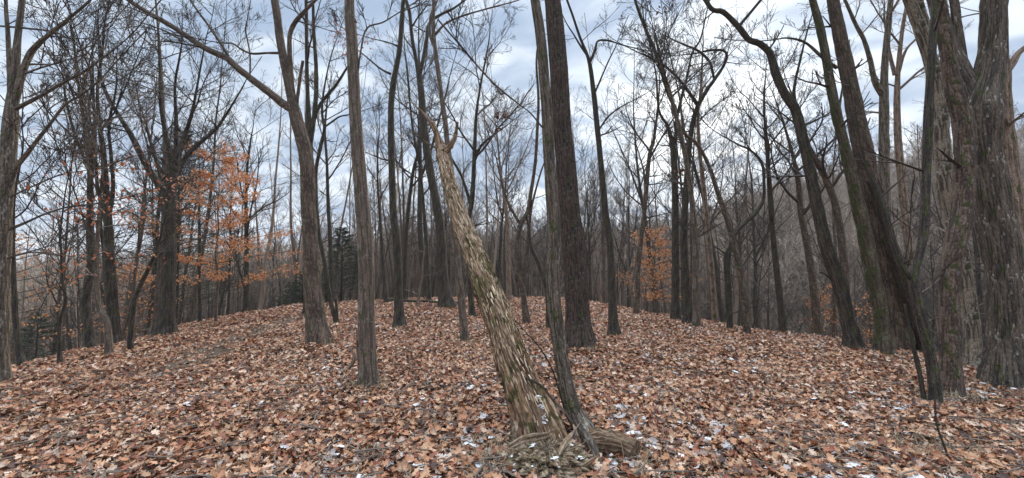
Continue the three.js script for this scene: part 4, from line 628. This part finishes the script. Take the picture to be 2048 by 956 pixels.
lying('vine', 'thin dark vine rising between the dead trunk and the leaning lichened tree', 'vine', BARK.dark, [[1128, 815, 4, 0.1], [1118, 780, 3.5, 0.15], [1108, 748, 3.2, 0.2], [1095, 720, 3, 0.25], [1075, 690, 2.8, 0.3], [1052, 665, 2.5, 0.35], [1030, 640, 2, 0.4]], 3.62, { sides: 7 });
lying('bare_shoot', 'thin dark bent shoot sticking up from the leaves in the right foreground', 'sapling', BARK.dark, [[1899, 932, 4, 0], [1893, 905, 4, 0], [1884, 880, 4, 0.02], [1873, 848, 3.5, 0.05], [1870, 810, 3.2, 0.08], [1871, 770, 2.6, 0.1], [1880, 740, 1.8, 0.12]], 3.4, { sides: 7 });
[['long dark stick lying along the bottom edge at right', [[1625, 948, 6], [1690, 944, 8], [1760, 948, 8], [1838, 951, 6]]], ['weathered stick half buried in leaves near the bent shoot', [[1840, 922, 5], [1880, 927, 6], [1925, 934, 4]]], ['slender stick in the leaves below the massive forked tree', [[1966, 872, 5], [2000, 877, 6], [2040, 882, 4]]], ['thin stick lying on the crest right of the big oak', [[1190, 628, 2.5], [1215, 633, 3], [1245, 638, 2]]], ['thin branch lying on the leaves in front of the two dark trunks', [[1280, 634, 2.5], [1320, 640, 3], [1350, 648, 2.5], [1385, 660, 2]]], ['dark stick on the leaves between the trodden strip and the forked brown tree', [[560, 705, 4], [590, 699, 4], [615, 694, 3]]]].forEach(([l, p]) => lyingOn('stick', l, 'stick', BARK.grey, p, { sides: 8 }));
{ // a log on the left slope
  const p = [[284, 662], [318, 655], [345, 650]]; lying('fallen_log', 'grey log lying on the left slope edge before the vase-shaped tree', 'log', BARK.grey, p.map(([x, y]) => [x, y, 5, 0, 0]), 10.6);
}
// dead leaves caught high in the twigs
function caughtLeaves(name, label, px, py, D, n, s) { const c = at(px, py, D), t = thing(name, label, 'leaf clump', c), r = rng(px), g = new Builder(); for (let i = 0; i < n; i++) hangLeaf(g, r, V((r() - 0.5) * s * 1.3, (r() - 0.5) * s * 0.8, (r() - 0.5) * s), 0.09 + 0.06 * r()); part('leaves', g.build(), BROWN, t, 'stuff'); const b = new Builder(); b.tube([V(-0.4, 0.45, 0), V(-0.1, 0.1, 0), V(0.15, -0.1, 0)], [0.012, 0.009, 0.005], 5); part('twig', b.build(), TWIG, t); }
caughtLeaves('leaf_clump', 'clump of dark dead leaves hanging high in the sky right of the snag', 1003, 228, 9.5, 40, 0.24);
caughtLeaves('leaf_clump', 'small dark leaf tuft hanging below the larger leaf clump', 997, 256, 9.6, 8, 0.1);
caughtLeaves('leaf_clump', 'small bunch of reddish brown leaves on the left one of the two dark trunks', 1354, 345, 10.6, 18, 0.3);
caughtLeaves('leaf_clump', 'few dark leaves hanging at the top edge above the two dark trunks', 1335, 14, 11, 22, 0.45);

// ---------------------------------------------------------------- young beeches that keep their orange leaves
function beech(label, px, py, topPy, spread, nLeaves, D, seed, lean = 0) {
  const f = D ? null : footAt(px, py); D ??= f.D; const base = at(px, py, D), foot = onGround(base.x, base.z), r = rng(seed), top = at(px + lean, topPy, D), Hh = top.y - foot.y;
  const t = thing('beech_sapling', label, 'tree', foot, null), tr = new Builder(), br = new Builder(), lv = new Builder(), P = [], R = [];
  for (let i = 0; i <= 8; i++) { P.push(V((top.x - foot.x) * i / 8 + (r() - 0.5) * 0.09, i ? Hh * i / 8 : -0.2, (r() - 0.5) * 0.09)); R.push(lerp(0.045, 0.006, i / 8)); }
  const s = smooth(P, R, 40); tr.tube(s.P, s.R, 9); part('trunk', tr.build(), BARK.grey, t);
  const nb = 30, per = nLeaves / nb;
  for (let b = 0; b < nb; b++) {
    const h = 0.22 + 0.76 * (b + r()) / nb, i = Math.floor(h * 39), p = s.P[i], a = b * 2.4 + r(), L = spread * (0.45 + 0.75 * r()) * (1.05 - 0.75 * h), d = V(Math.cos(a), 0.02 + 0.22 * r() + 0.3 * h, Math.sin(a)), q = [p.clone()], rr = [0.012 * (1.2 - h)];
    for (let k = 1; k <= 7; k++) { d.y += (r() - 0.52) * 0.12; d.x += (r() - 0.5) * 0.25; d.z += (r() - 0.5) * 0.25; d.normalize(); q.push(q[k - 1].clone().addScaledVector(d, L / 7)); rr.push(0.012 * (1 - k / 8)); }
    br.tube(q, rr, 4, { cap: false });
    for (let k = 2; k <= 7; k++) for (const sd of [-1, 1]) { const tl = L * 0.3 * (0.5 + r()), td = V(-d.z * sd, 0.06, d.x * sd).addScaledVector(d, 0.8).normalize(), e = q[k].clone().addScaledVector(td, tl); br.tube([q[k], e], [0.004, 0.002], 3, { cap: false });
      const clump = r() < 0.78; for (let l = 0; clump && l < per / 12 / 0.78; l++) hangLeaf(lv, r, q[k].clone().lerp(e, r()).add(V((r() - 0.5) * 0.16, (r() - 0.62) * 0.22, (r() - 0.5) * 0.2)), 0.055 + 0.045 * r()); }
  }
  part('branches', br.build(), TWIG, t, 'stuff'); part('leaves', lv.build(), ORANGE, t, 'stuff');
}
beech('orange-leaved young beech standing left of the forked brown tree', 432, 646, 285, 2.6, 5600, null, 610, 8);
beech('orange-leaved young beech behind the crooked brown tree right of the oak', 1312, 634, 455, 1.7, 1300, 13.5, 611);
beech('small orange-leaved sapling at the left edge behind the edge-cut forked tree', 30, 700, 450, 1.9, 420, 9.5, 612);
beech('sparse orange sapling behind the thicker dark tree on the left slope', 262, 690, 520, 1.4, 380, 12.5, 613);
beech('low orange sapling between trunks on the slope left of the gnarly tree', 1640, 690, 560, 1.2, 420, 13.5, 614);
beech('low orange-brown sapling left of the mossy olive trunk', 1735, 690, 580, 0.9, 260, 11, 615);

// ---------------------------------------------------------------- evergreens
const NEEDLE = new THREE.MeshPhysicalMaterial({ color: new THREE.Color(0.035, 0.052, 0.028), roughness: 0.9, side: THREE.DoubleSide }); NEEDLE.name = 'needles';
function evergreen(name, label, category, foot, Hh, Rr, n, seed, group) {
  const r = rng(seed), t = thing(name, label, category, foot, group), tr = new Builder(), fo = new Builder();
  tr.tube([V(0, -0.2, 0), V(0.03, Hh * 0.5, 0.02), V(0, Hh, 0)], [0.02 + Hh * 0.012, 0.012 + Hh * 0.007, 0.006], 8); part('trunk', tr.build(), BARK.dark, t);
  for (let b = 0; b < n; b++) {
    const h = 0.12 + 0.88 * Math.pow((b + r()) / n, 0.9), a = b * 2.4 + r(), L = Rr * (1.1 - h) * (0.5 + 0.7 * r()) + 0.1, d = V(Math.cos(a), 0.2 + 0.3 * r(), Math.sin(a)).normalize(), p = V(0, Hh * h, 0), e = p.clone().addScaledVector(d, L); e.y -= L * 0.12;
    tr2.tube([p, e], [0.012, 0.004], 3, { cap: false });
    for (let k = 0; k < 46; k++) { const u = 0.25 + 0.75 * r(), c = p.clone().lerp(e, u).add(V((r() - 0.5), (r() - 0.5) * 0.6, (r() - 0.5)).multiplyScalar(0.28 * L * 0.6 + 0.05)), dd = V(r() - 0.5 + d.x, r() - 0.3, r() - 0.5 + d.z).normalize().multiplyScalar(0.09 + 0.09 * r()), sd = V(r() - 0.5, r() - 0.5, r() - 0.5).normalize().multiplyScalar(0.011); fo.tri(c.clone().add(sd), c.clone().sub(sd), c.clone().add(dd)); }
  }
  part('crown', fo.build(), NEEDLE, t, 'stuff'); part('branches', tr2.build(), TWIG, t, 'stuff'); tr2 = new Builder();
}
let tr2 = new Builder();
const stand = (px, D) => { const p = at(px, 600, D); return onGround(p.x, p.z); };
evergreen('cedar_tree', 'dark green cedar behind the stout vase-shaped tree', 'tree', stand(350, 16), 8.2, 3.0, 300, 701);
evergreen('cedar_tree', 'dark green cedar on the crest behind the mottled grey-brown trunk', 'tree', stand(682, 22), 4.2, 1.9, 200, 702);
evergreen('cedar_tree', 'low green cedar down the slope near the left edge', 'tree', stand(78, 14.5), 3.2, 1.3, 70, 703);
evergreen('cedar_tree', 'faint green cedar far down the right slope behind the mossy trunk', 'tree', stand(1690, 30), 12, 2.4, 120, 704);
[[548, 24, 1.7], [566, 22.5, 1.4], [584, 21.5, 1.7], [604, 21, 1.9], [632, 21.5, 1.8], [500, 25, 1.6]].forEach(([px, D, h], i) => evergreen('evergreen_shrub', 'low dark green shrub in the row at the end of the trodden strip', 'shrub', stand(px, D), h, 0.9, 44, 720 + i, 'low evergreen shrubs at the end of the trodden strip'));

// ---------------------------------------------------------------- the woods on the slopes: each tree a copy of one of a few
function bareTree(seed, Hh, R0, { fork = 0, crown = 0.4, lean = 0.1, n = 17, o = OPT, spread = 0.26, bark = 'dark' } = {}) {
  const r = rng(seed), g = new THREE.Group(), cr = new Builder(), P = [V(0, -0.4, 0), V(0, 0, 0)], R = [R0 * 1.2, R0 * 1.15], d = V((r() - 0.5) * lean, 1, (r() - 0.5) * lean);
  for (let i = 1; i <= 10; i++) { d.x += (r() - 0.5) * 0.16; d.z += (r() - 0.5) * 0.16; d.y += 0.05; d.normalize(); P.push(P[P.length - 1].clone().addScaledVector(d, Hh / 10)); R.push(Math.max(0.012, R0 * lerp(1, 0.12, Math.pow(i / 10, 0.9)))); }
  const s = smooth(P, R, 26), stems = [s], tr = new Builder(); tr.tube(s.P, s.R, 10, { off: (th, l, p) => 1 + 0.09 * n3(p.x * 3, p.y * 1.5 + seed, p.z * 3) + 0.35 * Math.exp(-Math.max(0, l - 0.4) / 0.2) });
  for (let f = 0; f < fork; f++) { const i = 9 + Math.floor(r() * 7), a = r() * 6.283, q = [s.P[i].clone()], rr = [s.R[i] * 0.8], e = V(Math.cos(a) * 0.55, 1, Math.sin(a) * 0.55).normalize(); for (let k = 1; k <= 6; k++) { e.x += (r() - 0.5) * 0.2; e.z += (r() - 0.5) * 0.2; e.y += 0.1; e.normalize(); q.push(q[k - 1].clone().addScaledVector(e, Hh * 0.5 / 6)); rr.push(Math.max(0.01, s.R[i] * 0.75 * (1 - k / 6.6))); } const s2 = smooth(q, rr, 16); tr.tube(s2.P, s2.R, 8); stems.push(s2); }
  stems.forEach((st, w) => { const m = w ? Math.ceil(n * 0.5) : n; for (let c = 0; c < m; c++) { const t = (w ? 0.2 : crown) + (0.985 - (w ? 0.2 : crown)) * (c + r()) / m, f = t * (st.P.length - 1), i = Math.min(st.P.length - 2, Math.floor(f)), a = c * 2.4 + r() * 1.3 + w, p = st.P[i].clone().lerp(st.P[i + 1], f - i); grow(cr, r, p, V(Math.cos(a), 0.55 + 0.7 * r(), Math.sin(a)), Hh * spread * (0.6 + 0.7 * r()) * (1.15 - 0.7 * t), Math.max(0.014, st.R[i] * 0.5), 0, o); } });
  part('trunk', tr.build(), BARK[bark], g); part('crown', cr.build(), bark === 'pink' || bark === 'grey' ? TWIG_PALE : TWIG, g, 'stuff');
  return g;
}
const OT = { ...OPT, k: [6, 5, 4], min: 0.0038, wob: 0.36 };
const KINDS = [bareTree(801, 17, 0.17, { o: OT, fork: 1 }), bareTree(802, 15, 0.12, { o: OT, crown: 0.35, bark: 'grey' }), bareTree(803, 19, 0.2, { o: OT, fork: 2, crown: 0.5 }), bareTree(804, 13, 0.10, { o: OT, crown: 0.3, spread: 0.3, bark: 'brown' }), bareTree(805, 18, 0.15, { o: OT, crown: 0.55, bark: 'pink', n: 14 }), bareTree(806, 14, 0.13, { o: OT, fork: 2, crown: 0.4, lean: 0.5 }), bareTree(807, 16, 0.11, { o: OT, crown: 0.5, bark: 'brown', lean: 0.3 }), bareTree(808, 11, 0.075, { o: OT, crown: 0.25, spread: 0.33 })];
const SAPS = [bareTree(821, 4.5, 0.028, { o: { ...OT, k: [4, 3, 2], max: 2, min: 0.003 }, crown: 0.25, n: 10, spread: 0.3 }), bareTree(822, 6.5, 0.04, { o: { ...OT, k: [5, 4, 2], max: 2, min: 0.0035 }, crown: 0.3, n: 12, lean: 0.6, spread: 0.28 }), bareTree(823, 3.2, 0.02, { o: { ...OT, k: [4, 3, 2], max: 2, min: 0.0028 }, crown: 0.2, n: 9, spread: 0.36, bark: 'brown' })];
{
  const r = rng(900), spots = [], used = new Set();
  const ZONES = [[180, 'left of the elbowed trunk'], [330, 'between the elbowed trunk and the vase-shaped tree'], [620, 'between the vase-shaped tree and the forked brown tree'], [900, 'between the forked brown tree and the lying log'], [1160, 'between the lying log and the big oak'], [1350, 'between the big oak and the two dark trunks'], [1600, 'between the two dark trunks and the gnarly tree'], [1800, 'between the gnarly tree and the grey-green tree'], [9999, 'right of the grey-green tree']];
  const zone = (px) => ZONES.find((q) => px < q[0])[1];
  const TREES = ['tall dark once-forked tree', 'slim grey straight tree', 'stout dark many-forked tree', 'small brown wide-crowned tree', 'slender pale-barked tree', 'leaning dark forked tree', 'slim brown leaning tree', 'little thin dark tree'], SAPLINGS = ['thin upright bare sapling', 'tall leaning bare sapling', 'short twiggy brown sapling'];
  const put = (kinds, look, what, name, px, D, smin, smax) => {
    const x = (px - 1024) / FOC * D, z = -D; if (outside(x, z) < 0.4 || (Math.abs(x) < 5 && D < 16)) return false;
    for (const b of blockers) if ((b[0] - x) ** 2 + (b[1] - z) ** 2 < 0.5) return false;
    const w = Math.floor(r() * kinds.length), c = kinds[w].clone(), k = smin + (smax - smin) * r(); c.name = numbered(name); c.position.copy(onGround(x, z)); c.rotation.y = r() * 6.283; c.scale.set(k, k * (0.9 + 0.2 * r()), k);
    tag(c, `${look[w]} in the woods ${zone(px)}`, 'tree', `${what} ${zone(px)}`); scene.add(c); blockers.push([x, z, 0.2]); return true;
  };
  // right slope dense, left slope open, a thin row beyond the crest
  let n = 0; for (let i = 0; i < 4000 && n < 100; i++) if (put(KINDS, TREES, 'woodland trees', 'woodland_tree', 1240 + 960 * r(), 12 + 38 * Math.pow(r(), 1.0), 0.5, 0.92)) n++;
  n = 0; for (let i = 0; i < 4000 && n < 50; i++) if (put(KINDS, TREES, 'woodland trees', 'woodland_tree', -150 + 770 * r(), 14 + 38 * Math.pow(r(), 1.0), 0.5, 0.9)) n++;
  n = 0; for (let i = 0; i < 4000 && n < 62; i++) if (put(KINDS, TREES, 'woodland trees', 'woodland_tree', 640 + 600 * r(), 20 + 28 * r(), 0.5, 0.92)) n++;
  n = 0; for (let i = 0; i < 3000 && n < 60; i++) if (put(SAPS, SAPLINGS, 'woodland saplings', 'woodland_sapling', 1240 + 900 * r(), 10 + 22 * r(), 0.7, 1.3)) n++;
  n = 0; for (let i = 0; i < 3000 && n < 46; i++) if (put(SAPS, SAPLINGS, 'woodland saplings', 'woodland_sapling', -100 + 720 * r(), 10 + 22 * r(), 0.7, 1.3)) n++;
  n = 0; for (let i = 0; i < 3000 && n < 34; i++) if (put(SAPS, SAPLINGS, 'woodland saplings', 'woodland_sapling', 640 + 600 * r(), 19 + 14 * r(), 0.7, 1.3)) n++;
}
// ---------------------------------------------------------------- brush and pole-thin stems that fill the slopes between
{
  const oB = { wob: 0.4, up: 0.05, f: 0.5, k: [4, 3], max: 2, min: 0.005, flat: 1 }, r = rng(930), M = new THREE.Matrix4(), Q = new THREE.Quaternion(), Y = V(0, 1, 0), c = new THREE.Color();
  const kinds = [bareTree(931, 8, 0.045, { o: oB, n: 5, crown: 0.4, spread: 0.2 }), bareTree(932, 11, 0.07, { o: oB, n: 6, crown: 0.5, spread: 0.16, lean: 0.3 }), bareTree(933, 3, 0.018, { o: oB, n: 9, crown: 0.15, spread: 0.4 }), bareTree(934, 14, 0.1, { o: oB, n: 5, crown: 0.55, spread: 0.14, lean: 0.2 })].map((g) => mergeGeometries(g.children.map((m) => m.geometry)));
  const mat = new THREE.MeshStandardMaterial({ color: 0xffffff, roughness: 0.95 }); mat.name = 'brush_bark';
  const spots = [[], [], [], []];
  for (let i = 0; i < 16000; i++) { const D = 12 + 48 * Math.sqrt(r()), px = -250 + 2550 * r(), x = (px - 1024) / FOC * D, z = -D; const out = outside(x, z), kind = i % 4; if (out < (kind === 2 ? 0.1 : 1.2) || r() > 0.22) continue; spots[kind].push([x, height(x, z) - 0.1, z, kind === 2 ? 0.25 + 0.6 * r() : 0.6 + 0.6 * r()]); }
  const root = new THREE.Group(); root.name = 'woodland_brush'; scene.add(root); tag(root, 'tangle of thin brown stems and brush filling the slopes round the ridge', 'brush', null, 'stuff');
  spots.forEach((s, k) => { const im = new THREE.InstancedMesh(kinds[k], mat, s.length); s.forEach((p, i) => { Q.setFromAxisAngle(Y, r() * 6.283); im.setMatrixAt(i, M.compose(V(p[0], p[1], p[2]), Q, V(p[3], p[3] * (0.85 + 0.3 * r()), p[3]))); const j = 0.35 + 1.3 * r() * r(); im.setColorAt(i, c.setRGB(0.26 * j, 0.192 * j, 0.146 * j)); }); im.name = k ? `brush_stems_${String(k).padStart(3, '0')}` : 'brush_stems'; im.castShadow = im.receiveShadow = true; im.userData.kind = 'stuff'; root.add(im); });
}
// ---------------------------------------------------------------- the far woods, read as one mass
{
  const oF = { wob: 0.35, up: 0.08, f: 0.5, k: [5, 3], max: 2, min: 0.016, flat: 1 }, r = rng(950), M = new THREE.Matrix4(), Q = new THREE.Quaternion(), Y = V(0, 1, 0), c = new THREE.Color();
  const far = [1, 2, 3].map((k) => { const g = bareTree(960 + k, 14, 0.15, { o: oF, n: 20, crown: 0.22, spread: 0.28 }); return mergeGeometries(g.children.map((m) => m.geometry)); });
  const mat = new THREE.MeshStandardMaterial({ color: 0xffffff, roughness: 0.95 }); mat.name = 'far_bark';
  const spots = [[], [], []];
  for (let i = 0; i < 60000; i++) {
    const a = (r() - 0.5) * 2.3, d = 44 + 330 * Math.pow(r(), 1.6), x = Math.sin(a) * d, z = -Math.cos(a) * d, keep = d < 160 ? 0.5 : 0.32;
    if (r() > keep * 0.35) continue; spots[i % 3].push([x, height(x, z) - 0.2, z, 0.7 + 0.5 * r()]);
  }
  const root = new THREE.Group(); root.name = 'distant_woods'; scene.add(root); tag(root, 'leafless grey-brown woods covering the far hills all along the horizon', 'woods', null, 'stuff');
  spots.forEach((s, k) => { const im = new THREE.InstancedMesh(far[k], mat, s.length); s.forEach((p, i) => { Q.setFromAxisAngle(Y, r() * 6.283); im.setMatrixAt(i, M.compose(V(p[0], p[1], p[2]), Q, V(p[3], p[3] * (0.85 + 0.3 * r()), p[3]))); const j = 0.45 + 1.0 * r(); im.setColorAt(i, c.setRGB(0.27 * j, 0.212 * j, 0.165 * j)); }); im.name = k ? `woods_mass_${String(k).padStart(3, '0')}` : 'woods_mass'; im.castShadow = im.receiveShadow = true; im.userData.kind = 'stuff'; root.add(im); });
}
// ---------------------------------------------------------------- dry grass round the feet of the trunks
{
  const g = new Builder(), r = rng(990), tuft = (px, py, n, rad, len) => { const f = footAt(px, py); if (!f) return; for (let i = 0; i < n; i++) { const a = r() * 6.283, q = Math.sqrt(r()) * rad, b = onGround(f.p.x + Math.cos(a) * q, f.p.z + Math.sin(a) * q * 0.8), d = V((r() - 0.5) * 1.8, 0.25 + 0.55 * r(), (r() - 0.5) * 1.8).normalize(), L = len * (0.4 + 0.8 * r()), s = V(-d.z, 0, d.x).normalize().multiplyScalar(0.003), m = b.clone().addScaledVector(d, L * 0.55), e = b.clone().addScaledVector(d, L); e.y -= L * 0.25; g.tri(b.clone().add(s), b.clone().sub(s), m.clone().add(s)); g.tri(m.clone().add(s), b.clone().sub(s), m.clone().sub(s)); g.tri(m.clone().add(s), m.clone().sub(s), e); } };
  tuft(738, 776, 190, 0.34, 0.2); tuft(640, 690, 120, 0.42, 0.2); tuft(930, 686, 110, 0.3, 0.2); tuft(985, 905, 110, 0.25, 0.2); tuft(980, 945, 110, 0.2, 0.2); tuft(1165, 694, 120, 0.5, 0.18); tuft(1905, 797, 200, 0.36, 0.22); tuft(2010, 780, 110, 0.5, 0.2); tuft(1290, 930, 120, 0.25, 0.18); tuft(1860, 900, 130, 0.35, 0.2); tuft(600, 720, 80, 0.4, 0.16); tuft(800, 660, 60, 0.3, 0.18); tuft(1230, 674, 50, 0.25, 0.18);
  for (let i = 0; i < 60; i++) tuft(2048 * r(), 700 + 240 * r(), 12, 0.14, 0.16);
  const mat = new THREE.MeshStandardMaterial({ color: new THREE.Color(0.26, 0.2, 0.125), roughness: 0.9, side: THREE.DoubleSide }); mat.name = 'dry_grass';
  tag(part('dry_grass', g.build(), mat, null, 'stuff'), 'wisps of dry straw-coloured grass round the feet of the trunks', 'grass');
}
scatterLeaves();
scatterTwigs();
scatterSnow();
renderer.render(scene, camera);
